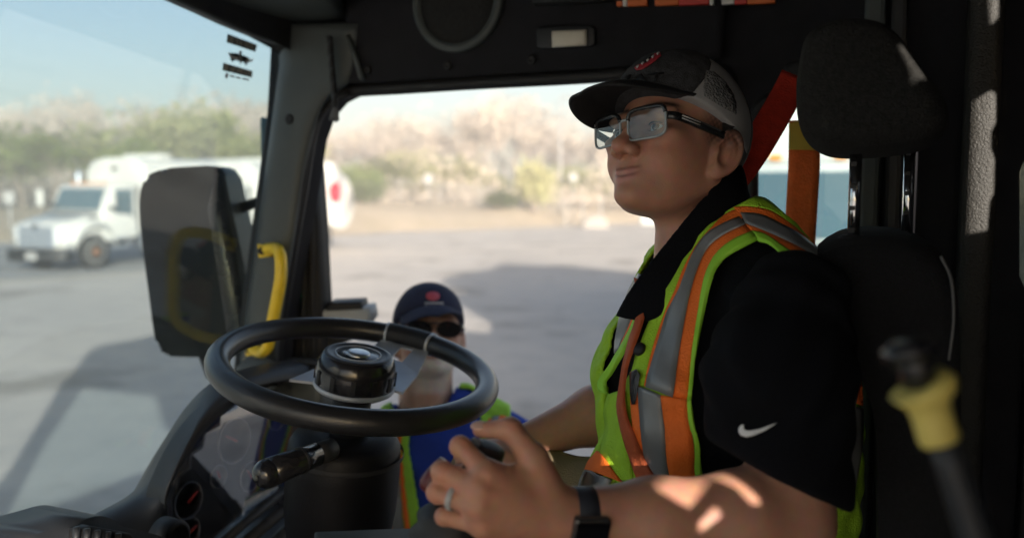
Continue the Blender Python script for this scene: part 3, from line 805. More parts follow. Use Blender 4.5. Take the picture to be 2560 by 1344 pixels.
# ------------------------------------------------------------------ windshield sticker
stk = thing('windshield_sticker', onW(600, 150), 'black and white safety sticker with a vehicle drawing on the windshield', 'sticker')
INK = mat('sticker_ink', (.02, .025, .03), .6); INKL = mat('sticker_letter', (.62, .64, .58), .6); GREYI = mat('sticker_grey', (.35, .37, .37), .6)
def wquad(q, t, off, m, nm):
    MB().prism([onW(x, y) + WN * off for x, y in q], WN * t).build(nm, m, stk)
def wtext(txt, q, off, m, nm, bold=.02):
    """lettering laid between four picture corners (tl, tr, br, bl)"""
    vs, fs = text_mesh(txt, 1.0, 0, bold)
    xs = [v.x for v in vs]; ys = [v.y for v in vs]; a, b, c, d = [np.array(p, float) for p in q]
    out = []
    for v in vs:
        s = (v.x - min(xs)) / (max(xs) - min(xs)); t = (v.y - min(ys)) / (max(ys) - min(ys))
        p = (d * (1 - s) + c * s) * (1 - t) + (a * (1 - s) + b * s) * t
        out.append(onW(p[0], p[1]) + WN * off)
    mb = MB(); mb.add(out, fs, False); mb.build(nm, m, stk, solid=.0004)
wquad([(568, 85), (641, 112), (637, 130), (565, 106)], .0006, .001, INK, 'banner')
wtext('DID YOU GOAL?', [(570, 88), (638, 113), (635, 127), (567, 104)], .0022, INKL, 'lettering')
wquad([(557, 157), (630, 178), (628, 194), (555, 176)], .0006, .001, INK, 'banner')
wtext('GET OUT AND LOOK', [(559, 160), (628, 179.5), (626, 191.5), (557, 174)], .0022, INKL, 'lettering')
wquad([(575, 133), (590, 133), (600, 138), (612, 140), (622, 146), (622, 152), (618, 153), (614, 164), (608, 156), (585, 150), (579, 155), (575, 148)], .0006, .001, INK, 'drawing')
wquad([(596, 128), (602, 127), (603, 152), (599, 161), (596, 150)], .0006, .0018, GREYI, 'figure')
for q in ([(568, 132), (572, 131), (575, 138), (588, 144), (588, 141), (594, 148), (587, 152), (587, 149), (572, 143)], [(629, 146), (629, 152), (618, 156), (618, 159), (609, 152), (618, 148), (618, 151), (625, 149)]):
    wquad(q, .0006, .0026, mat('sticker_white', (.75, .78, .78), .6), 'arrow')
wquad([(566, 181), (570, 188), (565, 198), (561, 190)], .0006, .001, mat('sticker_diamond', (.22, .16, .2), .6), 'diamond')
for x0, x1 in ((573, 585), (588, 600), (604, 621)):
    y0 = 187 + (x0 - 573) * .25
    wquad([(x0, y0), (x1, y0 + 3), (x1, y0 + 7), (x0, y0 + 4)], .0006, .001, GREYI, 'small_print')

# ------------------------------------------------------------------ dashboard and instrument cluster
FA, FB_, FC, FD = 1.16, 1.07, 1.05, 1.10
sil = crv([(760, 900), (700, 905), (640, 915), (580, 931), (530, 957), (480, 1002), (440, 1060), (405, 1120), (372, 1180), (345, 1218), (310, 1247), (255, 1277), (190, 1312), (130, 1350), (40, 1420)], 5)
inn = crv([(770, 945), (715, 948), (668, 956), (620, 972), (572, 998), (528, 1036), (490, 1082), (458, 1136), (434, 1188), (420, 1225), (416, 1262), (420, 1300), (424, 1344), (428, 1390), (432, 1440)], 5)
rows = []
for (ax, ay), (cx, cy) in zip(sil, inn):
    A = onF(ax, ay, FA); Ci = onF(cx, cy, FC)
    B1 = A.lerp(Ci, .3) + Vector((.012, 0, .012)); B2 = A.lerp(Ci, .65) + Vector((.016, 0, .012))
    Dn = onF(cx, cy, FC); Dp = Vector((-FD, Dn.y, Dn.z)) + Vector((0, .006, -.006))
    A0 = A + Vector((-.05, 0, -.06)); A1 = A + Vector((-.012, 0, -.012))
    rows.append([A0, A1, A, B1, B2, Ci, Ci + Vector((-.006, .002, -.004)), Dp])
hood = MB().grid(rows).build('cluster_hood', DKP, cab, solid=.003)
# lens of the cluster
lens_px = [(430, 1400), (422, 1300), (416, 1255), (428, 1200), (455, 1142), (488, 1086), (526, 1040), (570, 1002), (620, 976), (668, 960), (720, 952), (790, 950), (790, 1150), (740, 1182), (600, 1285), (470, 1400)]
LP = Vector((-FD + .004, 0, 1.6)); LN = Vector((1, -.05, .1)).normalized()
face = MB().prism([onF(x, y, FD + .02) for x, y in lens_px], (-.01, 0, 0)).build('gauge_face', mat('gauge_face', (.02, .021, .026), .5, var=.2), cab)
bm = bmesh.new(); vs_ = [onF(x, y, FD - .004) for x, y in lens_px]; bv = [bm.verts.new(v) for v in vs_]
for tri in geometry.tessellate_polygon([vs_]): bm.faces.new([bv[i] for i in tri])
for _ in range(5): bmesh.ops.subdivide_edges(bm, edges=[e for e in bm.edges if e.calc_length() > .015], cuts=1)
bmesh.ops.triangulate(bm, faces=bm.faces[:])
for v in bm.verts:
    v.co.x += .022 * (1 - ((v.co.y - 1.28) / .22) ** 2) + .012 * (1 - ((v.co.z - 1.66) / .18) ** 2) - .012
bm.verts.index_update(); mb = MB(); mb.add([v.co.copy() for v in bm.verts], [[v.index for v in f.verts] for f in bm.faces]); bm.free()
mb.build('cluster_lens', glass('cluster_glass', (.9, .92, .95), 0.03, 2.8), cab, solid=.002)
GW = mat('gauge_white', (.5, .5, .52), .5); GRD = mat('gauge_red', (.55, .05, .05), .5, emit=(.9, .08, .06, .02))
for cx, cy, rr, na in ((585, 1100, 62, 2.6), (625, 1190, 42, 2.2), (470, 1250, 48, .5), (470, 1330, 40, .4), (690, 1040, 40, 1.0), (545, 1190, 30, 2.0)):
    c = onF(cx, cy, FD + .016); rad = rr / FPX * 1.5
    g = MB().lathe(c, (1, 0, 0), [(0, rad), (.003, rad), (.003, rad * .95), (0, rad * .95)], 40).build('gauge_ring', GW, face)
    for k in range(15):
        a = R_(-40 + k * 20); d0 = Vector((0, math.cos(a), math.sin(a)))
        MB().tube([c + d0 * rad * .78, c + d0 * rad * .92], .0008, 4).build('tick', GW, g) if k % 2 == 0 else None
    d0 = Vector((0, math.cos(na), math.sin(na)))
    MB().tube([c + Vector((.004, 0, 0)) - d0 * rad * .1, c + Vector((.004, 0, 0)) + d0 * rad * .7], [.0022, .001], 5).build('needle', GRD, g)
# lower cluster trim running toward the column
for (a, b, w, m, f) in (((800, 1150), (500, 1400), 22, DKP, 1.075), ((812, 1185), (560, 1400), 30, BLK, 1.06), ((820, 1230), (640, 1400), 36, DKP, 1.05)):
    A, B = onF(*a, f), onF(*b, f)
    MB().tube([A, A.lerp(B, .5), B], w / FPX * .8, 10).build('dash_trim', m, cab)
# dash body and the pod with the air vent in the corner
MB().plate([Vector((-1.30, LW, 1.40)), Vector((-1.30, RW, 1.40)), Vector((-1.02, RW, 1.40)), Vector((-.98, .95, 1.40)), Vector((-.85, .8, 1.40)), Vector((-.85, LW, 1.40))], [], (0, 0, -.35)).build('dashboard', DKP, cab)
pod = [(-120, 1330), (-40, 1300), (40, 1278), (100, 1262), (135, 1266), (175, 1290), (225, 1300), (290, 1318), (330, 1344), (360, 1400), (300, 1480), (-120, 1480)]
MB().prism([onF(x, y, .98) for x, y in crv(pod, 3, True)], (.10, 0, 0), .02, 4).build('dash_pod', DKP, cab)
vent = MB().prism([onF(x, y, .875) for x, y in ((168, 1318), (200, 1308), (300, 1326), (322, 1352), (300, 1420), (190, 1420), (168, 1390))], (.02, 0, 0), .004).build('air_vent', BLK, cab)
for k in range(5):
    MB().tube([onF(192 + k * 26, 1316 + k * 4, .85), onF(186 + k * 26, 1400, .85)], .004, 6).build('slat', DKP, vent)
MB().lathe(onF(405, 1338, 1.0), (1, 0, 0), [(0, .03), (.03, .028), (.034, .02), (.02, .015)], 24).build('dash_knob', BLK, cab)

# ------------------------------------------------------------------ steering column and wheel
WC = U(891, 921, 1.333)
nV = Vector((.192, -.049, .98)).normalized()
wx = Vector((1, 0, 0)); wx = (wx - nV * wx.dot(nV)).normalized(); wy = nV.cross(wx)
def wp(a, r, h=0.0): return WC + (wx * math.cos(a) + wy * math.sin(a)) * r + nV * h
RAX = .2065
sw = thing('steering_wheel', WC - nV * .05, 'large black leather steering wheel with round hub and steel spokes', 'steering wheel')
MB().tube([wp(2 * math.pi * k / 96, RAX) for k in range(96)], .0185, 20, closed=True).build('rim', BLKL, sw)
def pxang(px, py):
    q = onP(px, py, WC, nV) - WC; return math.atan2(q.dot(wy), q.dot(wx))
a0, a1 = pxang(975, 830), pxang(1072, 862)
if a1 - a0 > math.pi: a1 -= 2 * math.pi
if a0 - a1 > math.pi: a0 -= 2 * math.pi
MB().tube([wp(a0 + (a1 - a0) * k / 14, RAX) for k in range(15)], .0205, 20).build('rim_sleeve', BLK, sw)
for a in (a0, a1):
    s = .02 * (1 if a == a1 else -1) * (1 if a1 > a0 else -1)
    MB().tube([wp(a, RAX), wp(a + s, RAX)], .0212, 20).build('clamp', STEEL, sw)
a2 = pxang(700, 1000)
am = (a0 + a1) / 2
def spoke(a, nm):
    q = lambda r, w, h: WC + (wx * math.cos(a) + wy * math.sin(a)) * r + (-wx * math.sin(a) + wy * math.cos(a)) * w + nV * h
    outer = [q(.03, -.07, -.034), q(.11, -.060, -.030), q(.19, -.045, -.010), q(.202, -.045, -.012), q(.202, .045, -.012), q(.19, .045, -.010), q(.11, .050, -.030), q(.03, .06, -.034)]
    hole = [q(.135, -.02, -.024), q(.178, -.02, -.0125), q(.178, .004, -.0125), q(.135, .004, -.024)]
    mb = MB(); mb.plate(outer, [hole], nV * .004); return mb.build(nm, STEEL, sw)
spoke(am, 'spoke')
MB().plate([wp(am + math.pi / 2 + t, r, -.034) for t, r in ((-.55, .10), (.4, .10), (.4, .03), (-.45, .03))], [], nV * .004).build('spoke_plate', STEEL, sw)
HB = WC - nV * .050
hub = MB().lathe(HB, nV, [(0.012, .052), (.016, .058), (.020, .0605), (.044, .0625), (.060, .0605), (.070, .056), (.074, .053)], 56).build('hub', BLKG, sw)
MB().lathe(HB, nV, [(.018, .0615), (.021, .0635), (.024, .0635), (.026, .0615)], 56, caps=False).build('ring', STEEL, hub)
MB().lathe(HB, nV, [(.071, .054), (.0755, .052), (.0765, .046), (.075, .044), (.0735, .026), (.072, .0)], 56).build('cap', mat('hub_cap', (.03, .031, .036), .42, var=.1, bump=.1, bscale=500), hub)
MB().lathe(HB, nV, [(.0752, .0355), (.0762, .0355), (.0762, .0348), (.0752, .0348)], 56, caps=False).build('ring', STEEL, hub)
MB().lathe(HB, nV, [(.070, .0185), (.0765, .0185), (.078, .016), (.0785, .006), (.0785, .0)], 40).build('emblem', mat('emblem_silver', (.55, .57, .6), .3, .8, var=.2, vscale=120), hub)
for k in range(12):
    a = 2 * math.pi * k / 12
    MB().box(wp(a, .0622, -.010), (.003, .007, .022), Matrix((wx * math.cos(a) + wy * math.sin(a), -wx * math.sin(a) + wy * math.cos(a), nV)).transposed()).build('notch', BLK, hub)
# column shroud, part of the cab
AX = (nV * 1.0 + Vector((-.06, .0, 0))).normalized()
MB().lathe(WC - nV * .045, -nV, [(0, .03), (.07, .03)], 24).build('column_shaft', BLK, cab)
shr = MB().lathe(WC - nV * .105 + RT * -.004, -AX, [(0, .05), (.004, .078), (.02, .088), (.06, .0905), (.13, .089), (.20, .080), (.30, .07), (.42, .066)], 48).build('column_shroud', mat('column_plastic', (.005, .005, .007), .5, var=.2, bump=.15, bscale=400, spec=.22), cab)
MB().lathe(WC - nV * .135, -AX, [(0, .0915), (.004, .0922), (.008, .0915)], 48, caps=False).build('seam', BLK, shr)
sb, se = U(830, 1120, 1.27), U(668, 1182, 1.17)
stl = MB(); dv = (se - sb)
stl.tube([sb, sb + dv * .28], [.016, .017], 18); stk2 = stl.build('stalk', BLK, cab)
MB().tube([sb + dv * .26, sb + dv * .5, sb + dv * .98], [.0175, .0185, .0205], 22).build('grip', BLKG, stk2)
MB().tube([sb + dv * .50, sb + dv * .53], .0198, 22).build('ring', BLK, stk2)
MB().ball(sb + dv * 1.0, .0206, 22, 14).build('cap', BLKG, stk2)
MB().lathe(se + dv.normalized() * .0195, dv, [(0, .005), (.002, .004)], 12).build('button', GRP, stk2)
# ------------------------------------------------------------------ outside mirror
mo = thing('side_mirror', U(505, 880, 1.97), 'large dark glossy side mirror housing outside the windshield', 'side mirror')
mp = [(392, 428), (420, 420), (520, 414), (548, 420), (562, 440), (575, 500), (596, 590), (616, 700), (622, 800), (612, 870), (590, 888), (520, 892), (425, 890), (402, 880), (388, 850), (370, 720), (355, 600), (350, 500), (358, 455), (370, 438)]
MH = mat('mirror_housing', (.014, .019, .022), .42, var=.2, vscale=6, spec=.22)
MB().prism([U(x, y, 1.97) for x, y in crv(mp, 3, True)], FWH * .12, .025, 5).build('housing', MH, mo); autosmooth(bpy.data.objects['housing'], 12)
MB().prism([U(x, y, 1.969) for x, y in ((540, 432), (556, 440), (566, 520), (590, 640), (606, 760), (606, 850), (590, 874), (574, 874), (540, 640), (520, 520))], FWH * -.006, .003).build('side_panel', BLKG, mo)
MB().tube([U(520, 885, 2.03), U(535, 930, 2.03), U(600, 975, 1.98)], .022, 12).build('arm', BLK, mo)
MB().tube([U(600, 520, 2.04), U(660, 500, 2.04), U(690, 560, 2.0)], .014, 10).build('bracket', BLK, mo)
MB().prism([U(x, y, 1.99) for x, y in ((503, 896), (535, 896), (560, 925), (520, 938))], FWH * .05, .006).build('base', BLK, mo)
MB().box(U(673, 360, 2.0), (.012, .05, .12), bev=.004).build('top_bracket', mat('blue_grey', (.08, .16, .2), .5), mo)
# ------------------------------------------------------------------ camera box outside the door
cb = thing('camera_box', U(860, 880, 1.95), 'grey camera box with black lid and cable outside the doorway', 'camera box')
MB().prism([U(x, y, 1.95) for x, y in ((790, 775), (925, 768), (930, 800), (915, 822), (800, 830))], FWH * .10, .01).build('case', mat('case_grey', (.5, .52, .52), .5, var=.15), cb)
MB().prism([U(x, y, 1.95) for x, y in ((820, 757), (902, 754), (906, 774), (812, 778))], FWH * .09, .006).build('lid', BLK, cb)
MB().tube([U(x, y, 1.98) for x, y in ((850, 828), (830, 850), (815, 880), (812, 930), (780, 960), (720, 980))], .012, 10).build('cable', BLK, cb)
MB().prism([U(x, y, 1.97) for x, y in ((812, 838), (930, 822), (928, 832), (845, 862), (812, 872))], FWH * .06, .005).build('bracket', BLK, cb)
# curved cable and pod between pillar and hub
MB().tube([onR(x, y, 1.46) for x, y in crv([(690, 925), (720, 908), (760, 905), (800, 912), (840, 935)], 6)], .009, 10).build('cable', BLK, cab)
MB().ball(onR(650, 935, 1.42), (.06, .03, .035)).build('dash_bump', GRP, cab)
MB().prism([onR(x, y, 1.40) for x, y in crv([(690, 950), (730, 935), (780, 940), (800, 980), (790, 1040), (700, 1040)], 4, True)], (0, .08, 0), .015).build('dash_corner', GRP, cab)

# ------------------------------------------------------------------ seat
SR = 1.13
seat = thing('driver_seat', (.12, SR, 1.0), 'black fabric driver seat with tall headrest on two steel posts', 'seat')
def rbox(c, size, bev, name, m, parent, rot=None, seg=5):
    bm = bmesh.new(); bmesh.ops.create_cube(bm, size=1.0)
    for v in bm.verts: v.co = Vector((v.co.x * size[0], v.co.y * size[1], v.co.z * size[2]))
    bmesh.ops.bevel(bm, geom=bm.edges[:], offset=bev, segments=seg, affect='EDGES', profile=0.5)
    M = rot or Matrix.Identity(3); bm.verts.index_update()
    mb = MB(); mb.add([Vector(c) + M @ v.co for v in bm.verts], [[v.index for v in f.verts] for f in bm.faces]); bm.free()
    return mb.build(name, m, parent)
def hr_shape(px, r0, r1):
    return [onR(x, y, r0) for x, y in px]
hrp = crv([(1992, 170), (2010, 100), (2060, 62), (2130, 50), (2200, 60), (2250, 95), (2300, 165), (2345, 225), (2372, 268), (2376, 310), (2356, 350), (2300, 374), (2200, 388), (2110, 392), (2050, 384), (2010, 355), (1990, 300), (1986, 230)], 4, True)
# headrest: outline seen from the side, swept across the seat with rounded shoulders
rows = []
hc = sum((np.array(p) for p in hrp)) / len(hrp)
for r, s in ((.985, .55), (.99, .74), (1.0, .86), (1.02, .93), (1.05, .965), (1.10, .98), (1.16, .975), (1.21, .95), (1.24, .9), (1.255, .8), (1.262, .6)):
    row = []
    for p in hrp:
        q = hc + (p - hc) * s
        w = onR(q[0], q[1], 1.06); row.append(Vector((w.x, r, w.z)))
    rows.append(row)
mb = MB(); mb.grid(rows, closed_u=True)
n = len(hrp); mb.add(rows[0], [tuple(range(n))]); mb.add(rows[-1], [tuple(range(n))])
hrest = mb.build('headrest', FAB2, seat)
for px, r in ((2141, 1.055), (2276, 1.2)):
    a, b = onR(px, 360, r), onR(px, 640, r)
    pst = MB().tube([a, Vector((a.x, r, b.z))], .0068, 16).build('headrest_post', CHROME, seat)
    for k in range(5): MB().box((a.x - .002, r - .006, b.z + .03 + k * .025), (.006, .004, .005)).build('notch', BLK, pst)
    MB().lathe((a.x, r, onR(px, 606, r).z), (0, 0, 1), [(-.02, .016), (.006, .016), (.009, .012)], 18).build('collar', BLK, pst)
bkp = crv([(2040, 640), (2065, 600), (2120, 582), (2200, 580), (2280, 592), (2345, 625), (2385, 690), (2398, 800), (2402, 1000), (2404, 1300), (2404, 1700), (2260, 1720), (2200, 1700), (2190, 1300), (2180, 1000), (2110, 800)], 4, True)
rows = []; hc = np.array((2230, 1150.))
for r, s in ((1.0, .80), (1.005, .90), (1.02, .955), (1.045, .985), (1.08, 1.0), (1.15, 1.0), (1.26, 1.0), (1.31, .985), (1.34, .955), (1.355, .9), (1.36, .8)):
    row = []
    for p in bkp:
        q = hc + (p - hc) * s
        w = onR(q[0], q[1], 1.06); row.append(Vector((w.x, r, w.z)))
    rows.append(row)
mb = MB(); mb.grid(rows, closed_u=True); n = len(bkp)
mb.add(rows[0], [tuple(range(n))]); mb.add(rows[-1], [tuple(range(n))])
back = mb.build('backrest', FAB, seat)
MB().tube([onR(x, y, 1.0) for x, y in crv([(2352, 640), (2378, 700), (2384, 800), (2372, 900)], 6)], .0016, 6).build('piping', mat('piping_grey', (.13, .13, .13), .7), back)
rbox((-.12, SR, 1.44), (.5, .5, .16), .05, 'cushion', FAB, seat)
MB().box((-.1, SR, 1.16), (.4, .4, .4), bev=.03).build('base', BLK, seat)
# ------------------------------------------------------------------ rear side pillar on the right edge
a, b = onR(2412, 300, 1.46), onR(2502, 300, 1.46)
rbox(((a.x + b.x) / 2, 1.485, 1.82), (b.x - a.x, .06, 1.66), .018, 'rear_pillar', GRL, cab)
MB().box((.235, 1.50, 1.82), (.03, .05, 1.66), bev=.006).build('trim_strip', BLK, cab)

# ------------------------------------------------------------------ blurred yellow-sleeved lever close to us
lv_ = thing('yellow_lever', U(2470, 1500, .47), 'black lever with a pale yellow collar and glossy black knob', 'lever')
def lev(pts, rads, d, nm, m, seg=24):
    MB().tube([U(x, y, d) for x, y in pts], [r / FPX * d for r in rads], seg).build(nm, m, lv_)
LD = .47
lev([(2480, 1480), (2440, 1344), (2385, 1180), (2352, 1080)], [48, 44, 40, 38], LD, 'shaft', DKP)
lev([(2350, 1104), (2347, 1096), (2330, 1040), (2320, 1010), (2312, 985), (2306, 966), (2300, 958)], [46, 49, 48, 52, 76, 82, 70], LD, 'collar', YELK)
lev([(2303, 962), (2290, 915), (2280, 890)], [46, 42, 46], LD, 'neck', BLKG)
lev([(2285, 900), (2278, 878), (2272, 862), (2270, 852)], [50, 70, 66, 40], LD, 'knob', BLKG)
# ------------------------------------------------------------------ console and shift lever under the hand
MB().prism([onZ(x, y, 1.715) for x, y in ((786, 1326), (1000, 1320), (1100, 1316), (1110, 1400), (780, 1420))], (0, 0, -.05), .004).build('console_edge', GRP, cab)
MB().box((-.40, .80, 1.40), (.30, .22, .5), bev=.03).build('console', DKP, cab)
sl = thing('shift_lever', U(1150, 1400, .84), 'black shift lever gripped in the driver\'s left hand', 'lever')
MB().tube([U(x, y, d) for x, y, d in ((1130, 1480, .86), (1150, 1380, .85), (1180, 1260, .845), (1205, 1180, .84))], [.013, .012, .012, .013], 16).build('stem', BLK, sl)
GRIP = mat('grip_black', (.012, .012, .014), .5, var=.2, bump=.2, bscale=400)
MB().tube([U(x, y, d) for x, y, d in crv([(1180, 1270, .846), (1188, 1230, .845), (1200, 1180, .842), (1212, 1140, .838), (1218, 1120, .836), (1221, 1110, .835)], 3)], [.016 + .0025 * math.sin(k / 15 * 2.6) if k < 13 else (.016, .013, .008)[k - 13] for k in range(16)], 20).build('grip', GRIP, sl)
MB().ball(U(1187, 1108, .829), .006).build('button', mat('button_blue', (.16, .2, .26), .25), sl)
MB().tube([U(x, y, .85) for x, y in crv([(1112, 1150), (1085, 1190), (1072, 1215), (1066, 1226)], 4)], [.006 + .005 * math.sin(k / 12 * 3) for k in range(13)], 12).build('trigger', mat('dark_red', (.10, .012, .012), .35), sl)
MB().lathe(U(1130, 1400, .86), (0, 0, 1), [(0, .05), (.012, .05), (.02, .042), (.03, .044), (.04, .034), (.05, .035), (.06, .02)], 28).build('boot', BLK, sl)
# ================================================================== implicit modelling for the people
def smin(a, b, k):
    h = np.clip(.5 + .5 * (b - a) / k, 0, 1); return b * (1 - h) + a * h - k * h * (1 - h)
def smax(a, b, k): return -smin(-a, -b, k)
def s_ball(P, c, r): return np.linalg.norm(P - np.array(c), axis=1) - r
def s_ell(P, c, r, M=None):
    q = P - np.array(c)
    if M is not None: q = q @ M
    r = np.array(r, float); k0 = np.linalg.norm(q / r, axis=1); k1 = np.linalg.norm(q / (r * r), axis=1)
    return k0 * (k0 - 1) / np.maximum(k1, 1e-9)
def s_cone(P, a, b, ra, rb):
    a, b = np.array(a, float), np.array(b, float); ba = b - a
    t = np.clip(((P - a) @ ba) / (ba @ ba), 0, 1)
    return np.linalg.norm(P - a - t[:, None] * ba, axis=1) - (ra + (rb - ra) * t)
def s_chain(P, pts, rs, k=.008):
    d = None
    for i in range(len(pts) - 1):
        e = s_cone(P, pts[i], pts[i + 1], rs[i], rs[i + 1])
        d = e if d is None else smin(d, e, k)
    return d
def s_box(P, c, h, r=0.0, M=None):
    q = P - np.array(c)
    if M is not None: q = q @ M
    q = np.abs(q) - (np.array(h) - r)
    return np.linalg.norm(np.maximum(q, 0), axis=1) + np.minimum(q.max(axis=1), 0) - r
def s_plane(P, p, n):
    n = np.array(n, float); n = n / np.linalg.norm(n); return (P - np.array(p)) @ n
def extract(f, lo, hi, h, B=8):
    """sparse surface nets: returns verts (N,3), quads (M,4)"""
    lo, hi = np.array(lo, float), np.array(hi, float)
    nb = np.ceil((hi - lo) / (h * B)).astype(int); n = nb * B + 1
    bi = np.stack(np.meshgrid(*[np.arange(k) for k in nb], indexing='ij'), -1).reshape(-1, 3)
    cen = lo + (bi + .5) * B * h
    cv = f(cen)
    V = np.empty(n, np.float32)
    cvg = cv.reshape(nb)
    V[:-1, :-1, :-1] = np.repeat(np.repeat(np.repeat(np.where(cvg > 0, 1., -1.), B, 0), B, 1), B, 2)
    V[-1], V[:, -1], V[:, :, -1] = 1, 1, 1
    keep = bi[np.abs(cv) < B * h * .87 * 1.6]
    g = np.stack(np.meshgrid(*[np.arange(B + 1)] * 3, indexing='ij'), -1).reshape(-1, 3)
    for s in range(0, len(keep), 400):
        kb = keep[s:s + 400]
        idx = (kb[:, None, :] * B + g[None]).reshape(-1, 3)
        v = f(lo + idx * h)
        V[idx[:, 0], idx[:, 1], idx[:, 2]] = v
    S = V < 0
    c = S[:-1, :-1, :-1].astype(np.int8)
    for dx, dy, dz in ((1,0,0),(0,1,0),(0,0,1),(1,1,0),(1,0,1),(0,1,1),(1,1,1)):
        c = c + S[dx:n[0]-1+dx, dy:n[1]-1+dy, dz:n[2]-1+dz]
    cells = np.argwhere((c > 0) & (c < 8))
    cid = -np.ones(n - 1, np.int32); cid[cells[:, 0], cells[:, 1], cells[:, 2]] = np.arange(len(cells))
    acc = np.zeros((len(cells), 3)); cnt = np.zeros(len(cells))
    cor = [(i, j, k) for i in (0, 1) for j in (0, 1) for k in (0, 1)]
    for a in range(8):
        for ax in range(3):
            ca = cor[a]
            if ca[ax]: continue
            cb = list(ca); cb[ax] = 1
            ia = cells + np.array(ca); ib = cells + np.array(cb)
            va, vb = V[ia[:, 0], ia[:, 1], ia[:, 2]], V[ib[:, 0], ib[:, 1], ib[:, 2]]
            m = (va < 0) != (vb < 0)
            t = np.where(m, va / np.where(m, va - vb, 1), 0)
            p = ia + t[:, None] * (np.array(cb) - np.array(ca))
            acc[m] += p[m]; cnt[m] += 1
    verts = lo + acc / np.maximum(cnt, 1)[:, None] * h
    quads = []
    for ax in range(3):
        o1, o2 = [(1, 2), (2, 0), (0, 1)][ax]
        sl0 = [slice(None)] * 3; sl1 = [slice(None)] * 3
        sl0[ax] = slice(0, -1); sl1[ax] = slice(1, None)
        ch = S[tuple(sl0)] != S[tuple(sl1)]
        e = np.argwhere(ch)
        e = e[(e[:, o1] > 0) & (e[:, o2] > 0) & (e[:, o1] < n[o1] - 1) & (e[:, o2] < n[o2] - 1)]
        q = []
        for d1, d2 in ((-1, -1), (0, -1), (0, 0), (-1, 0)):
            w = e.copy(); w[:, o1] += d1; w[:, o2] += d2
            q.append(cid[w[:, 0], w[:, 1], w[:, 2]])
        q = np.stack(q, 1)
        fl = S[e[:, 0], e[:, 1], e[:, 2]]
        q[~fl] = q[~fl][:, ::-1]
        quads.append(q[(q >= 0).all(1)])
    return verts, np.concatenate(quads)
def sdf_obj(name, pieces, m, parent, color=None):
    """pieces: list of (verts, quads); joined into one mesh object"""
    V, F, o = [], [], 0
    for v, q in pieces: V.append(v); F.append(q + o); o += len(v)
    V, F = np.concatenate(V), np.concatenate(F); o0 = org(parent)
    me = bpy.data.meshes.new(name)
    me.vertices.add(len(V)); me.vertices.foreach_set('co', (V - np.array(o0)).astype(np.float32).ravel())
    me.loops.add(len(F) * 4); me.loops.foreach_set('vertex_index', F.astype(np.int32).ravel())
    me.polygons.add(len(F)); me.polygons.foreach_set('loop_start', np.arange(len(F), dtype=np.int32) * 4)
    me.polygons.foreach_set('use_smooth', np.ones(len(F), bool))
    me.update(calc_edges=True); me.validate()
    if color is not None:
        a = me.color_attributes.new('Col', 'FLOAT_COLOR', 'POINT')
        c = np.ones((len(V), 4), np.float32); c[:, :3] = color(V); a.data.foreach_set('color', c.ravel())
    me.materials.append(m)
    ob = bpy.data.objects.new(name, me); COL.objects.link(ob); ob.parent = parent
    ob['_v'] = 0; del ob['_v']
    return ob, V, F
def bvh_of(V, F): return BVHTree.FromPolygons([Vector(v) for v in V], [tuple(int(i) for i in q) for q in F])
def vcol_mat(name, rough, sss=0.0, bump=0.0, bscale=300, spec=.5, sheen=0.0):
    m = mat(name, (1, 1, 1), rough, bump=bump, bscale=bscale, sss=sss, spec=spec, sheen=sheen)
    t = m.node_tree; b = t.nodes['Principled BSDF']
    vc = t.nodes.new('ShaderNodeVertexColor'); vc.layer_name = 'Col'
    no = t.nodes.new('ShaderNodeTexNoise'); no.inputs['Scale'].default_value = 90; no.inputs['Detail'].default_value = 5
    tc = t.nodes.new('ShaderNodeTexCoord'); t.links.new(tc.outputs['Object'], no.inputs['Vector'])
    hs = t.nodes.new('ShaderNodeMix'); hs.data_type = 'RGBA'; hs.blend_type = 'MULTIPLY'; hs.inputs['Factor'].default_value = .34
    t.links.new(vc.outputs['Color'], hs.inputs['A']); t.links.new(no.outputs['Color'], hs.inputs['B'])
    t.links.new(hs.outputs['Result'], b.inputs['Base Color'])
    return m
SKIN = vcol_mat('skin', .46, sss=.12, bump=.15, bscale=700, spec=.42)

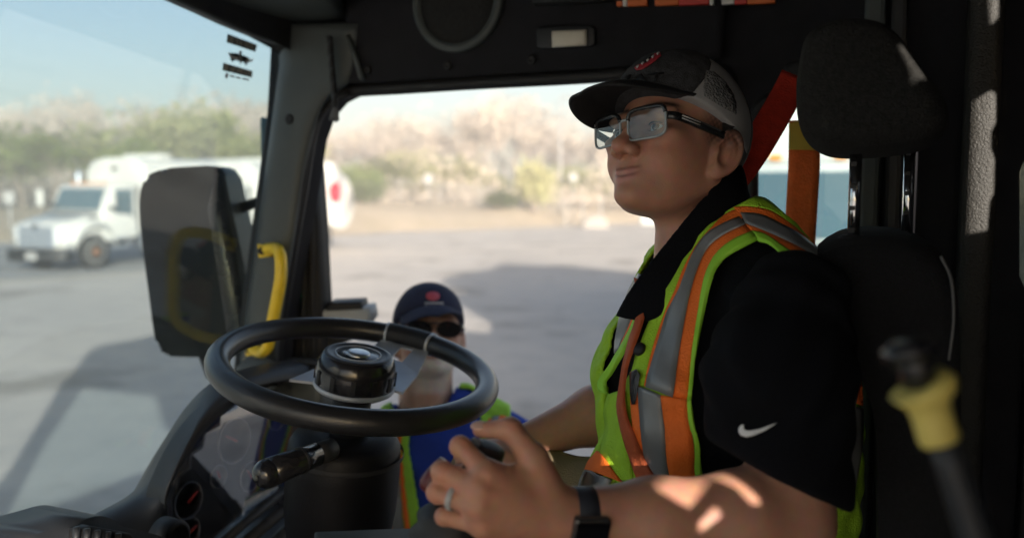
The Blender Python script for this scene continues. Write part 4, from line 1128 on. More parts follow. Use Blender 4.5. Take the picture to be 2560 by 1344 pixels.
def frame_from(fd_cam, pitch, roll):
    """3x3 numpy: columns = face forward, person's left, up (world)"""
    f = (RT * fd_cam[0] + FWH * fd_cam[1]).normalized(); l = Vector((-f.y, f.x, 0)); u = Vector((0, 0, 1))
    f2 = f * math.cos(pitch) + u * math.sin(pitch); u2 = -f * math.sin(pitch) + u * math.cos(pitch)
    l3 = l * math.cos(roll) + u2 * math.sin(roll); u3 = -l * math.sin(roll) + u2 * math.cos(roll)
    return np.array([f2, l3, u3], float).T
def head_sdf(Q, man=False):
    """Q: local points; x forward, y left, z up; origin between the ears"""
    d = s_ell(Q, (-.006, 0, .046), (.093, .0765, .088))
    d = smin(d, s_ell(Q, (.032, 0, -.008), (.060, .062, .072)), .03)           # mid face
    for s in (-1, 1):
        d = smin(d, s_ell(Q, (.050, s * .035, -.018), (.035, .0275, .029)), .024)   # full cheeks
        d = smin(d, s_cone(Q, (.0, s * .052, -.036), (.058, s * .021, -.066), .017, .015), .022)   # jaw line
        d = smin(d, s_ell(Q, (.072, s * .040, .006), (.020, .022, .010)), .014)    # cheek bones
        d = smin(d, s_ell(Q, (.079, s * .030, .035), (.013, .028, .0075)), .012)   # brow ridge
    d = smin(d, s_ell(Q, (.079, 0, -.0705), (.021, .023, .016)), .016)             # chin
    d = smin(d, s_ell(Q, (.032, 0, -.060), (.040, .034, .018)), .025)              # under the chin
    d = smin(d, s_ell(Q, (.0750, 0, -.046), (.020, .027, .021)), .020)             # muzzle
    # eye sockets
    for s in (-1, 1): d = smax(d, -s_ell(Q, (.106, s * .032, .016), (.020, .021, .0145)), .011)
    # nose
    d = smin(d, s_chain(Q, [(.083, 0, .028), (.0965, 0, .008), (.1085, 0, -.011)], [.0068, .0080, .0105], .006), .009)
    d = smin(d, s_ell(Q, (.1105, 0, -.0135), (.0105, .0105, .0095)), .006)
    for s in (-1, 1): d = smin(d, s_ell(Q, (.1005, s * .0138, -.0175), (.011, .0075, .0078)), .005)
    for s in (-1, 1): d = smax(d, -s_ell(Q, (.1065, s * .0062, -.0255), (.0055, .0032, .004)), .003)
    d = smax(d, -s_cone(Q, (.105, 0, -.029), (.1045, 0, -.037), .0025, .003), .004)   # philtrum
    # lips (corners a little higher than the middle)
    Q0 = Q; Q = Q.copy(); Q[:, 2] -= 11.0 * Q[:, 1] ** 2
    up = s_ell(Q, (.0922, 0, -.0446), (.0085, .0205, .0036))
    for s in (-1, 1): up = smin(up, s_ell(Q, (.0936, s * .0060, -.0430), (.0065, .0085, .0032)), .005)
    lo_ = s_ell(Q, (.0920, 0, -.0526), (.0085, .0170, .0045))
    d = smin(d, np.minimum(up, lo_), .0035)
    Q = Q0
    # eyelids with a slit
    for s in (-1, 1):
        lid = s_ball(Q, (.0755, s * .032, .0145), .0142)
        slit = s_ell(Q, (.090, s * .0325, .0135), (.014, .0128, .0046))
        d = smin(d, lid, .004); d = smax(d, -slit, .0012)
    # ears
    for s in (-1, 1):
        ang = R_(14); M = np.array([[math.cos(ang), 0, -math.sin(ang)], [0, 1, 0], [math.sin(ang), 0, math.cos(ang)]])
        yaw = R_(-26) * s; Y = np.array([[math.cos(yaw), -math.sin(yaw), 0], [math.sin(yaw), math.cos(yaw), 0], [0, 0, 1]])
        q = (Q - np.array((.002, s * .0785, -.003))) @ (Y @ M)
        e = s_ell(q, (0, 0, 0), (.0195, .0075, .0315))
        ring_r = np.sqrt((q[:, 0] / .0165) ** 2 + ((q[:, 2] - .002) / .0265) ** 2)
        e = smax(e, -s_ell(q, (.003, s * .008, -.001), (.0115, .0085, .0175)), .003)
        rim = np.sqrt(((ring_r - 1) * .019) ** 2 + (q[:, 1] - s * .0045) ** 2) - .0037
        rim = np.maximum(rim, q[:, 0] - .012)
        e = smin(e, rim, .003)
        e = smin(e, s_ell(q, (-.0035, s * .001, .004), (.0045, .0048, .0165)), .004)   # antihelix
        e = smin(e, s_ell(q, (.0045, 0, -.0285), (.0095, .0055, .0088)), .005)        # lobe
        e = smin(e, s_ell(q, (.0125, s * .002, -.004), (.0045, .0045, .0065)), .003)   # tragus
        d = smin(d, e, .005)
    d = smin(d, s_cone(Q, (-.032, 0, -.03), (-.054, 0, -.17), .047 if not man else .062, .053 if not man else .066), .024)
    return d
def mixc(c, t, k): return c * (1 - k[:, None]) + np.array(t) * k[:, None]
def sst(x, a, b): t = np.clip((x - a) / (b - a), 0, 1); return t * t * (3 - 2 * t)
def head_color(Q, base, man=False):
    c = np.tile(np.array(base, float), (len(Q), 1))
    def blob(p, r): return np.exp(-np.sum(((Q - np.array(p)) / np.array(r)) ** 2, axis=1))
    for s in (-1, 1):
        c = mixc(c, (base[0] * 1.08, base[1] * .74, base[2] * .66), blob((.075, s * .042, -.018), (.03, .025, .024)) * .55)
        c = mixc(c, (base[0] * 1.05, base[1] * .70, base[2] * .62), blob((-.016, s * .082, .0), (.025, .012, .03)) * .5)
    c = mixc(c, (base[0] * 1.08, base[1] * .74, base[2] * .68), blob((.112, 0, -.014), (.014, .014, .012)) * .5)
    Qz = Q[:, 2] - 11.0 * Q[:, 1] ** 2
    lip = np.exp(-(np.abs(Q[:, 1]) / .0235) ** 6) * np.exp(-((Qz + .0485) / .0085) ** 6) * sst(Q[:, 0], .088, .094)
    c = mixc(c, (.62, .27, .235) if not man else (.36, .17, .15), lip * .8)
    line = np.exp(-(np.abs(Q[:, 1]) / .0225) ** 6) * np.exp(-((Qz + .0490) / .0013) ** 2) * sst(Q[:, 0], .085, .09)
    c = mixc(c, (.14, .05, .04), line * .55)
    for s in (-1, 1):
        yb = Q[:, 1] * s; arch = .0415 + .004 * np.sin(np.clip((yb - .012) / .042, 0, 1) * 2.6)
        br = np.exp(-((Q[:, 2] - arch) / .0036) ** 2) * sst(yb, .010, .016) * (1 - sst(yb, .047, .056)) * sst(Q[:, 0], .05, .06)
        c = mixc(c, (.035, .022, .018), br * (.95 if not man else .7))
        lid = np.exp(-(((yb - .0325) / .015) ** 2 + ((Q[:, 2] - .0175) / .0022) ** 2) * 2) * sst(Q[:, 0], .07, .08)
        c = mixc(c, (.05, .03, .025), lid * .7)
    if man:
        bd = sst(-Q[:, 2], .040, .058) * sst(Q[:, 0], -.01, .03) * (1 - lip) * (1 - sst(-Q[:, 2], .112, .13))
        mu = np.exp(-((Q[:, 2] + .034) / .006) ** 2) * np.exp(-(Q[:, 1] / .03) ** 4) * sst(Q[:, 0], .08, .09)
        c = mixc(c, (.72, .70, .68), np.clip(bd * .85 + mu * .75, 0, 1))
    else:
        hair = sst(-Q[:, 0], -.046, -.022) * sst(Q[:, 2], -.006 , .018) * sst(np.abs(Q[:, 1]), .05, .062) * (.75 + .25 * np.sin(Q[:, 0] * 900) * np.sin(Q[:, 2] * 700)); hair = np.maximum(hair, sst(-Q[:, 0], -.022, -.006) * sst(Q[:, 2], .012, .03))
        c = mixc(c, (.03, .022, .02), hair * .9)
    return c
def cast(bvh, px, py, dflt=None):
    d = ray(px, py).normalized()
    h = bvh.ray_cast(CAM, d)
    if h[0] is not None: return h[0], h[1]
    t = dflt or 1.1; p = CAM + d * t
    for _ in range(3):
        q = bvh.find_nearest(p); t = (q[0] - CAM).dot(d); p = CAM + d * t
    return p, q[1]
def ribbon(name, bvh, A, B, m, parent, off=.002, thick=.0016, n=26, mcols=5, curl=0.0):
    """strip between two picture curves A and B laid on the surface"""
    def res(L):
        L = crv([tuple(p) for p in L], 10); P = np.array(L); s = np.concatenate([[0], np.cumsum(np.linalg.norm(np.diff(P, axis=0), axis=1))])
        t = np.linspace(0, s[-1], n); return np.stack([np.interp(t, s, P[:, 0]), np.interp(t, s, P[:, 1])], 1)
    a, b = res(A), res(B); top, bot = [], []
    for i in range(n):
        r0, r1 = [], []
        for k in range(mcols):
            q = a[i] * (1 - k / (mcols - 1)) + b[i] * (k / (mcols - 1))
            p, nn = cast(bvh, q[0], q[1])
            if nn.dot(p - CAM) > 0: nn = -nn
            r0.append(p + nn * (off + thick)); r1.append(p + nn * (off - .002))
        top.append(r0); bot.append(r1)
    mb = MB(); nc = mcols
    mb.grid(top)
    edge = [top[0][k] for k in range(nc)] + [top[i][-1] for i in range(1, n)] + [top[-1][k] for k in range(nc - 2, -1, -1)] + [top[i][0] for i in range(n - 2, 0, -1)]
    edgb = [bot[0][k] for k in range(nc)] + [bot[i][-1] for i in range(1, n)] + [bot[-1][k] for k in range(nc - 2, -1, -1)] + [bot[i][0] for i in range(n - 2, 0, -1)]
    mb.grid([edge + [edge[0]], edgb + [edgb[0]]])
    return mb.build(name, m, parent)
def decal(name, bvh, polys, m, parent, off=.0015, thick=.001, cuts=1):
    """flat print: picture polygons triangulated, cut finer and laid on the surface"""
    mb = MB()
    for poly in polys:
        if isinstance(poly, tuple): vs, fs = poly
        else:
            vs = [Vector((p[0], p[1], 0)) for p in poly]; fs = [tuple(t) for t in geometry.tessellate_polygon([vs])]
        bm = bmesh.new(); bv = [bm.verts.new((v[0], v[1], 0)) for v in vs]
        for f in fs:
            try: bm.faces.new([bv[i] for i in f])
            except ValueError: pass
        for _ in range(cuts): bmesh.ops.subdivide_edges(bm, edges=bm.edges[:], cuts=1, use_grid_fill=False)
        bmesh.ops.triangulate(bm, faces=bm.faces[:]); bm.verts.index_update()
        out = []
        for v in bm.verts:
            p, nn = cast(bvh, v.co.x, v.co.y)
            if nn.dot(p - CAM) > 0: nn = -nn
            out.append(p + nn * off)
        mb.add(out, [[v.index for v in f.verts] for f in bm.faces]); bm.free()
    return mb.build(name, m, parent, solid=thick)
def quad_text(txt, q, bold=.02):
    vs, fs = text_mesh(txt, 1.0, 0, bold); xs = [v.x for v in vs]; ys = [v.y for v in vs]; a, b, c, d = [np.array(p, float) for p in q]; out = []
    for v in vs:
        s = (v.x - min(xs)) / (max(xs) - min(xs)); t = (v.y - min(ys)) / (max(ys) - min(ys))
        p = (d * (1 - s) + c * s) * (1 - t) + (a * (1 - s) + b * s) * t
        out.append((p[0], p[1]))
    return out, fs
def bounds(P, r): P = np.array(P); return P.min(0) - r, P.max(0) + r

# ------------------------------------------------------------------ cloth
SHIRT = mat('black_polo', (.0055, .006, .0085), .95, var=.3, vscale=20, bump=.3, bscale=500, spec=.15)
LIME = mat('lime_mesh', (.40, .72, .03), .75, var=.12, vscale=30, bump=.35, bscale=420, btype='voronoi')
LIMEB = mat('lime_binding', (.36, .78, .05), .65, var=.1, vscale=30)
HVO = mat('hi_vis_orange', (1.0, .19, .018), .7, var=.08, vscale=25, bump=.3, bscale=420, btype='voronoi')
TAPE = mat('grey_reflective_tape', (.25, .26, .27), .42, .25, var=.12, vscale=14, bump=.1, bscale=900)
KHAKI = mat('khaki_cloth', (.30, .225, .14), .9, var=.25, vscale=14, bump=.4, bscale=400)
HEATH = mat('heather_grey', (.065, .065, .07), .9, var=.6, vscale=90, bump=.5, bscale=500)
CAPW = mat('cap_mesh_white', (.40, .40, .41), .8, var=.12, vscale=60)
CAPM = mat('cap_mesh_grey', (.28, .28, .285), .85, var=.4, vscale=500, bump=1.0, bscale=330, btype='voronoi')
NAVY = mat('navy_cloth', (.018, .025, .07), .85, var=.3, vscale=20, bump=.3, bscale=500)
BLUE = mat('royal_blue_cloth', (.015, .055, .42), .85, var=.2, vscale=20, bump=.3, bscale=300)
HAIR = mat('dark_hair', (.018, .013, .011), .6, var=.5, vscale=300, bump=1.0, bscale=700)
LENSM = glass('spectacle_lens', (.72, .84, .88), 0.0, 2.05)
FRD = mat('spectacle_dark', (.02, .021, .024), .2, coat=.5)
FRC = mat('spectacle_clear', (.34, .37, .38), .15, spec=.8, coat=.6)

def cap_pieces(LOC, M, hh, split=True):
    """returns world-space sdf pieces for the cap crown front and back"""
    def crown(Q):
        d = s_ell(Q, (.002, 0, .043), (.0985, .0860, .0965))
        d = smin(d, s_ell(Q, (.030, 0, .066), (.074, .070, .068)), .03)
        return np.maximum(d, s_plane(Q, (.10, 0, .063), (.31, 0, -1.0)))
    def bnd(Q): return Q[:, 0] - .078 + .66 * (Q[:, 2] - .04)         # front/back seam
    loc, Mi = np.array(LOC), M
    tl = lambda P: (P - loc) @ Mi
    lo, hi = np.array(LOC) - .22, np.array(LOC) + .22
    fr = extract(lambda P: (lambda Q: np.maximum(crown(Q), -bnd(Q)))(tl(P)), lo, hi, hh)
    bk = extract(lambda P: (lambda Q: np.maximum(crown(Q) + .0012, bnd(Q)))(tl(P)), lo, hi, hh)
    return fr, bk
def brim_mesh(LOC, M, length=.088, drop=.022):
    rows = []
    for j in range(13):
        v = j / 12; row = []
        for i in range(41):
            u = -1 + i / 20; ph = u * R_(52)
            xi, yi = .002 + .0985 * math.cos(ph), .0860 * math.sin(ph)
            ext = length * max(1 - abs(u) ** 2.2, 0) ** .6
            x = xi - .008 + (ext + .008) * v; y = yi * (1 + .06 * v)
            zr = .063 + .31 * (x * 0 + xi - .10)
            z = zr + .004 - .040 * v * v * (1 - .7 * abs(u)) + .17 * y * v - drop * (abs(u) ** 2.0) * v * 1.1 * (ext / length)
            row.append(Vector(np.array(LOC) + M @ np.array((x, y, z))))
        rows.append(row)
    mb = MB(); mb.grid(rows); return mb
# ================================================================== the driver
drv = thing('person', (-.22, 1.12, 1.5), 'driver in grey cap, glasses and orange and lime safety vest gripping a lever', 'person')
HM = frame_from((-.808, -.589), R_(15), R_(6))
HL = np.array(U(1699, 402, 1.14))
hw = lambda p: Vector(HL + HM @ np.array(p, float))            # head-local -> world
SKB = (.62, .315, .215)
# torso frame: chest forward, left, up at the neck base
tc_ = (RT * -.978 + FWH * -.208); tl_ = Vector((-tc_.y, tc_.x, 0))
TB = np.array(RT * .2685 + FWH * 1.125 + Vector((0, 0, 2.045)))
TM = np.array([tc_, tl_, Vector((0, 0, 1))], float).T
tw = lambda p: TB + TM @ np.array(p, float)
shL = np.array(U(1985, 745, .935)); elL = np.array(U(1972, 1300, .885)); wrL = np.array(U(1405, 1292, .835))
shR = tw((-.02, -.15, -.085)); elR = np.array(U(1565, 1010, 1.36)); wrR = np.array(U(1308, 1106, 1.29))
J = lambda *a: np.array(U(*a))
fing = {  # joints of the left hand: knuckle, middle joint, end joint, tip
    'index': [J(1222, 1185, .800), J(1152, 1116, .818), J(1150, 1122, .850), J(1178, 1138, .862)],
    'middle': [J(1200, 1222, .794), J(1106, 1178, .812), J(1104, 1188, .848), J(1142, 1200, .866)],
    'ring': [J(1196, 1266, .794), J(1094, 1230, .810), J(1094, 1238, .848), J(1134, 1246, .866)],
    'little': [J(1208, 1312, .800), J(1112, 1290, .812), J(1110, 1296, .842), J(1146, 1300, .858)]}
frad = {'index': (.0108, .0094, .0082, .0070), 'middle': (.0110, .0095, .0084, .0072), 'ring': (.0105, .0091, .0080, .0068), 'little': (.0094, .0080, .0072, .0062)}
thumb = [J(1372, 1236, .825), J(1334, 1146, .822), J(1276, 1072, .826), J(1202, 1074, .834)]
def hand_sdf(P):
    d = None
    for k in fing:
        e = s_chain(P, fing[k], frad[k], .004)
        d = e if d is None else smin(d, e, .003)
    pal = None
    for k in fing:
        e = s_cone(P, wrL + (fing[k][0] - wrL) * .12, fing[k][0], .019, .0128)
        pal = e if pal is None else smin(pal, e, .016)
    d = smin(d, pal, .006)
    for k in fing:                                     # knuckle bumps and tendons
        tow = np.array((CAM - Vector(fing[k][0])).normalized())
        d = smin(d, s_ball(P, fing[k][0] + tow * .0035, .0108), .005)
        d = smin(d, s_ball(P, fing[k][1] + (fing[k][1] - fing[k][0]) * .03 + tow * .001, frad[k][1] * 1.08), .003)
        d = smin(d, s_cone(P, wrL + (fing[k][0] - wrL) * .3 + tow * .0145, fing[k][0] + tow * .0105, .0035, .0032), .006)
        mid = fing[k][0] + (fing[k][1] - fing[k][0]) * .93; ax = (fing[k][1] - fing[k][0]); ax = ax / np.linalg.norm(ax)
    th = s_chain(P, thumb, (.0190, .0140, .0108, .0078), .006)
    d = smin(d, th, .011)
    d = smin(d, s_cone(P, thumb[0] + (thumb[1] - thumb[0]) * .5, fing['index'][0], .010, .008), .010)   # web
    return d
def arm_sdf(P):
    d = s_chain(P, [shL, elL], (.050, .043), .02)
    f1 = elL + (wrL - elL) * .22
    fa = s_chain(P, [elL, f1, elL + (wrL - elL) * .6, wrL], (.042, .0475, .038, .0265), .02)
    d = smin(d, fa, .02)
    # flatten the wrist a little, then join the hand
    return smin(d, hand_sdf(P), .014)
def rarm_sdf(P):
    hR = wrR + np.array(FWH) * -.03 + np.array(RT) * -.05 + np.array((0, 0, -.02))
    d = smin(s_chain(P, [shR, elR], (.05, .042), .02), s_chain(P, [elR, elR + (wrR - elR) * .3, wrR], (.042, .044, .026), .02), .02)
    d = smin(d, s_ell(P, (wrR + hR) / 2, (.05, .05, .02)), .02)
    for k in range(4):
        o = np.array((0, -.03 + .02 * k, -.004 * k))
        d = smin(d, s_chain(P, [hR + o * .8, hR + o + np.array((-.045, 0, -.012)), hR + o + np.array((-.075, 0, -.03))], (.011, .0095, .0075), .006), .006)
    d = smin(d, s_chain(P, [wrR + np.array((0, -.02, 0)), wrR + np.array((-.05, -.045, -.01)), wrR + np.array((-.085, -.05, -.018))], (.015, .011, .008), .006), .008)
    return d
to_h = lambda P: (P - HL) @ HM
to_t = lambda P: (P - TB) @ TM
headp = extract(lambda P: head_sdf(to_h(P)), HL - .2, HL + .17, .0017)
lo, hi = bounds([shL, elL, wrL] + [j for k in fing.values() for j in k] + thumb, .06)
armp = extract(arm_sdf, lo, hi, .0026)
lo, hi = bounds([shR, elR, wrR], .12); rarmp = extract(rarm_sdf, lo, hi, .006)
trunkp = extract(lambda P: (lambda Q: smin(s_ell(Q, (0, 0, -.24), (.095, .14, .25)), s_cone(Q, (0, 0, -.12), (-.01, 0, -.03), .07, .045), .04))(to_t(P)), tw((0, 0, -.25)) - .35, tw((0, 0, -.25)) + .4, .012)
def body_color(P):
    Q = to_h(P); inh = (np.linalg.norm(Q, axis=1) < .2)
    c = np.tile(np.array(SKB, float), (len(P), 1))
    c[inh] = head_color(Q[inh], SKB)
    for k in fing:
        for j in (0, 1):
            g = np.exp(-np.sum(((P - fing[k][j]) / .011) ** 2, axis=1)); c = mixc(c, (SKB[0] * 1.05, SKB[1] * .78, SKB[2] * .72), g * .5)
    return c
sdf_obj('body', [headp, armp, rarmp, trunkp], SKIN, drv, body_color)
EYEW = mat('eye_white', (.75, .72, .68), .15); IRIS = mat('iris_brown', (.06, .03, .015), .1, coat=.8)
for s in (-1, 1):
    e = MB().ball(hw((.0755, s * .032, .0145)), .0122, 18, 12).build('eye', EYEW, drv)
    gz = Vector(HM @ np.array((1, .15, .05))).normalized()
    MB().lathe(hw((.0755, s * .032, .0145)), gz, [(.0108, .0058), (.0118, .0048), (.0124, .002), (.0125, 0)], 18).build('iris', IRIS, e)
    for nm, z0, dn in (('lash', .0262, 1),):
        pts = [hw((.0755 + .0146 * math.cos(a) , s * (.032 + .0146 * math.sin(a)), .0178 + .0015 * math.cos(a * 1.5))) for a in np.linspace(-.9, .9, 12)]
        MB().tube(pts, .0008, 6).build(nm, HAIR, drv)
# nails of the left thumb and ring on the ring finger
NAIL = mat('nail', (.62, .40, .33), .3)
tdir = Vector(thumb[3] - thumb[2]).normalized(); tcam = (CAM - Vector(thumb[3])).normalized(); tup = (Vector((0, 0, 1)) * .8 + tcam * .6); tup = (tup - tdir * tup.dot(tdir)).normalized()
MB().ball(Vector(thumb[3]) + tdir * .0005 + tup * .0064, (.0085, .0062, .002), 14, 8, Matrix((tdir, tup.cross(tdir), tup)).transposed()).build('nail', NAIL, drv)
rd = (fing['ring'][1] - fing['ring'][0]); rc = fing['ring'][0] + rd * .62
MB().lathe(Vector(rc - rd / np.linalg.norm(rd) * .003), Vector(rd), [(0, .0112), (.001, .0122), (.005, .0122), (.006, .0112)], 28, caps=False).build('ring', mat('silicone_ring', (.42, .43, .44), .4), drv)
# watch
wd = (wrL - elL) / np.linalg.norm(wrL - elL)
wc = wrL + wd * -.020
wax = Vector(wd); cvec = (CAM - Vector(wc)); cvec = (cvec - wax * cvec.dot(wax)).normalized(); wup = wax.cross(cvec)
if wup.z < 0: wup = -wup
wat = thing('wrist_watch', Vector(wc), 'black smart watch with square face strapped on the driver\'s left wrist', 'watch')
MB().lathe(Vector(wc) - wax * .011, wax, [(0, .0290), (.001, .0305), (.021, .0300), (.022, .0285)], 40, caps=False).build('strap', mat('watch_strap', (.03, .035, .05), .55), wat)
fc = Vector(wc) + (cvec * .82 - wup * .57).normalized() * .0305
nrm = (cvec * .82 - wup * .57).normalized(); sx = wax; sy = nrm.cross(sx)
MW = Matrix((sx, sy, nrm)).transposed()
mb = MB().box(fc, (.037, .043, .011), MW, .004); cs = mb.build('case', mat('watch_case', (.16, .165, .17), .25, .8), wat)
MB().box(fc + nrm * .0052, (.033, .039, .003), MW, .001).build('screen', mat('watch_glass', (.006, .006, .008), .06, coat=1), wat)
MB().lathe(fc - sx * .019 + sy * .008, -sx, [(0, .004), (.003, .004)], 12).build('crown', mat('watch_case', (0, 0, 0)), wat)

# ------------------------------------------------------------------ shirt
def torso(Q):
    d = s_ell(Q, (-.012, 0, -.22), (.132, .168, .25))
    d = smin(d, s_ell(Q, (.018, 0, -.43), (.155, .168, .21)), .06)
    d = smin(d, s_cone(Q, (-.012, .135, -.085), (-.012, -.135, -.085), .060, .060), .04)
    d = smin(d, s_ell(Q, (-.062, .055, -.30), (.088, .105, .22)), .05)
    for s in (-1, 1):
        d = smin(d, s_cone(Q, (-.030, s * .035, .012), (-.022, s * .125, -.050), .040, .045), .03)
        d = smin(d, s_ell(Q, (.075, s * .075, -.20), (.055, .070, .075)), .04)
    return d
fold = lambda P: .0026 * np.sin(P[:, 2] * 95 + 30 * P[:, 0] + 3 * np.sin(P[:, 1] * 40)) + .0012 * np.sin(P[:, 0] * 120 - 70 * P[:, 2] + P[:, 1] * 50)
hemL = np.array(U(1905, 1172, .86)); hemLn = np.array((U(1858, 1270, .86) - U(1905, 1172, .86)).normalized())
def sleeveL(P):
    d = s_chain(P, [shL + np.array((0, 0, -.01)), np.array(U(1945, 950, .905)), np.array(U(1940, 1260, .885))], (.062, .072, .0765), .03)
    return smax(d, s_plane(P, hemL, hemLn), .008)
hemR = elR + (shR - elR) * .12 + np.array((0, 0, 0)); hemRn = (elR - shR) / np.linalg.norm(elR - shR)
def sleeveR(P):
    return np.maximum(s_chain(P, [shR, elR], (.062, .066), .03), s_plane(P, hemR, hemRn))
def shirt_sdf(P):
    Q = to_t(P)
    d = torso(Q)
    d = smin(d, sleeveL(P), .022); d = smin(d, sleeveR(P), .022)
    d = np.maximum(d, -(Q[:, 2] + .60))
    neck = s_cone(to_h(P), (-.026, 0, -.03), (-.05, 0, -.17), .060, .062)
    fk = np.clip(s_plane(P, hemL, hemLn) / -.05, .15, 1)
    return smax(d + fold(P) * fk, -neck, .004)
lo, hi = bounds([shL, elL, shR, tw((.15, .1, -.5)), tw((.15, -.1, -.5)), tw((-.12, 0, 0))], .10)
sp_ = extract(shirt_sdf, lo, hi, .0036)
shirt, SV, SF = sdf_obj('shirt', [sp_], SHIRT, drv)
SB = bvh_of(SV, SF)
# collar: a band round the neck that stands up, open at the throat
cp_b, cp_f = np.array(U(1868, 424, 1.19)), np.array(U(1618, 684, 1.10))
cp_n = np.array(U(1738, 503, 1.05)); cpn = np.cross(cp_f - cp_b, cp_n - cp_b); cpn = cpn / np.linalg.norm(cpn); cpn = cpn if cpn[2] > 0 else -cpn
def collar_sdf(P):
    Hq = to_h(P); Q = to_t(P)
    cone = s_cone(Hq, (-.034, 0, -.03), (-.040, 0, -.19), .066, .094)
    front = s_cone(Q, (.01, 0, .02), (.085, 0, -.055), .055, .045)
    c = smin(cone, front, .02)
    d = np.maximum(c - .004, -(c + .001))
    d = smax(d, s_plane(P, cp_b, cpn), .003)
    d = np.maximum(d, -(Q[:, 2] + .10))
    gap = np.abs(Q[:, 1] + .004) - np.clip((Q[:, 2] + .075) * .35, 0, .05); gap = np.where(Q[:, 0] > .03, gap, 1.0)
    return smax(d, -gap, .003)
sdf_obj('collar', [extract(collar_sdf, TB - .17, TB + .17, .0026)], SHIRT, drv)
# ------------------------------------------------------------------ trousers
def pants(P):
    hipR, knR = np.array(U(1650, 1335, 1.22)), np.array(U(1240, 1225, 1.31)); hipL, knL = tw((.03, .10, -.54)), np.array(U(1230, 1560, 1.08))
    d = smin(s_cone(P, hipR, knR, .092, .074), s_cone(P, hipL, knL, .085, .066), .03)
    d = smin(d, s_cone(P, knR, knR + np.array((-.02, 0, -.36)), .072, .05), .03); d = smin(d, s_cone(P, knL, knL + np.array((-.02, 0, -.33)), .064, .05), .03)
    d = smin(d, s_cone(P, hipR, hipL, .10, .10), .04)
    return d + .002 * np.sin(P[:, 0] * 80 + P[:, 2] * 60)
lo, hi = bounds([tw((0, 0, -.54)), U(1235, 1285, 1.33), U(1230, 1560, 1.08)], .42)
sdf_obj('trousers', [extract(pants, lo, hi, .008)], KHAKI, drv)

# ------------------------------------------------------------------ safety vest
Z = lambda pts: [(1440 + x / 1.52, 460 + y / 1.52) for x, y in pts]
HOLE = np.array(Z([(692, 212), (640, 236), (565, 280), (526, 332), (506, 400), (488, 480), (466, 580), (447, 690), (438, 816), (446, 900), (458, 980), (470, 1060), (480, 1200), (990, 1200), (1000, 900), (994, 680), (1010, 600), (1024, 520), (1024, 440), (960, 384), (880, 342), (800, 286), (740, 232)]))
def to_px(P):
    q = P - np.array(CAM); d = q @ np.array(FW)
    return 1280 + (q @ np.array(RT)) / d * FPX, 672 - (q @ np.array(UPV)) / d * FPX
def in_hole(P):
    x, y = to_px(P); ins = np.zeros(len(P), bool); n = len(HOLE)
    for i in range(n):
        x0, y0 = HOLE[i]; x1, y1 = HOLE[(i + 1) % n]
        ins ^= ((y0 > y) != (y1 > y)) & (x < (x1 - x0) * (y - y0) / ((y1 - y0) if y1 != y0 else 1e-9) + x0)
    return ins
def vest_sdf(P):
    Q = to_t(P); d0 = torso(Q) + fold(P)
    d = np.maximum(d0 - .010, -(d0 - .004))
    d = np.maximum(d, -(Q[:, 2] + .58))
    d = np.maximum(d, Q[:, 2] - .012)
    ax = s_chain(P, [shL + np.array((0, 0, .02)), np.array(U(1945, 950, .905)), np.array(U(1930, 1240, .875))], (.058, .078, .08), .03)
    d = np.where(Q[:, 0] > -.05, smax(d, -(ax - .004), .004), d)
    axr = s_chain(P, [shR + np.array((0, 0, .02)), elR], (.062, .07), .03); d = smax(d, -(axr - .004), .004)
    vneck = np.abs(Q[:, 1] + .0) - np.clip(.004 + (Q[:, 2] + .36) * .22, 0, .07)      # V opening at the front
    vneck = np.where(Q[:, 0] > -.01, vneck, Q[:, 2] * 0 + 1)
    d = smax(d, -vneck, .004)
    neck = s_cone(to_h(P), (-.03, 0, -.03), (-.052, 0, -.17), .072, .078)
    d = smax(d, -neck, .004)
    return np.where(in_hole(P) & (Q[:, 1] > .02), np.maximum(d, .002), d)
vest, VV, VF = sdf_obj('safety_vest', [extract(vest_sdf, *bounds([tw((.15, .1, -.5)), tw((.15, -.1, -.5)), tw((-.12, .1, 0)), tw((-.12, -.1, -.3))], .07), .0036)], LIME, drv)
# one surface to lay trim on: shirt without sleeves plus vest
def under(P):
    Q = to_t(P); return np.maximum(torso(Q) + fold(P) - .0105, -(Q[:, 2] + .6))
UV_, UF_ = extract(under, *bounds([tw((.15, .1, -.5)), tw((.15, -.1, -.5)), tw((-.12, .1, 0)), tw((-.12, -.1, -.3))], .09), .005)
VB = bvh_of(UV_, UF_)
Z = lambda pts: [(1440 + x / 1.52, 460 + y / 1.52) for x, y in pts]
E0 = Z([(680, 58), (590, 97), (500, 168), (440, 238), (375, 355), (320, 445), (272, 545), (242, 625), (222, 695), (208, 765)])
E1 = Z([(700, 90), (592, 106), (512, 176), (458, 240), (412, 322), (380, 405), (345, 485), (312, 572), (288, 652), (272, 722), (266, 765)])
E2 = Z([(625, 133), (560, 160), (500, 195), (452, 262), (422, 332), (396, 402), (358, 482), (322, 590), (297, 670), (278, 740), (274, 772)])
E3 = Z([(645, 160), (565, 198), (505, 248), (464, 330), (443, 400), (427, 470), (406, 590), (390, 680), (378, 760), (372, 806)])
E4 = Z([(672, 190), (605, 220), (548, 266), (512, 330), (491, 400), (475, 480), (455, 580), (436, 690), (428, 760), (424, 816)])
E5 = Z([(690, 216), (640, 242), (568, 284), (532, 332), (511, 400), (493, 480), (471, 580), (451, 690), (443, 760), (439, 816)])
ribbon('lime_panel', VB, E0, E1, LIME, vest, .001)
ribbon('orange_band', VB, E1, E2, HVO, vest, .0015)
ribbon('reflective_tape', VB, E2, E3, TAPE, vest, .003)
ribbon('orange_band', VB, E3, E4, HVO, vest, .0015)
ribbon('lime_binding', VB, E4, E5, LIMEB, vest, .003, .003)
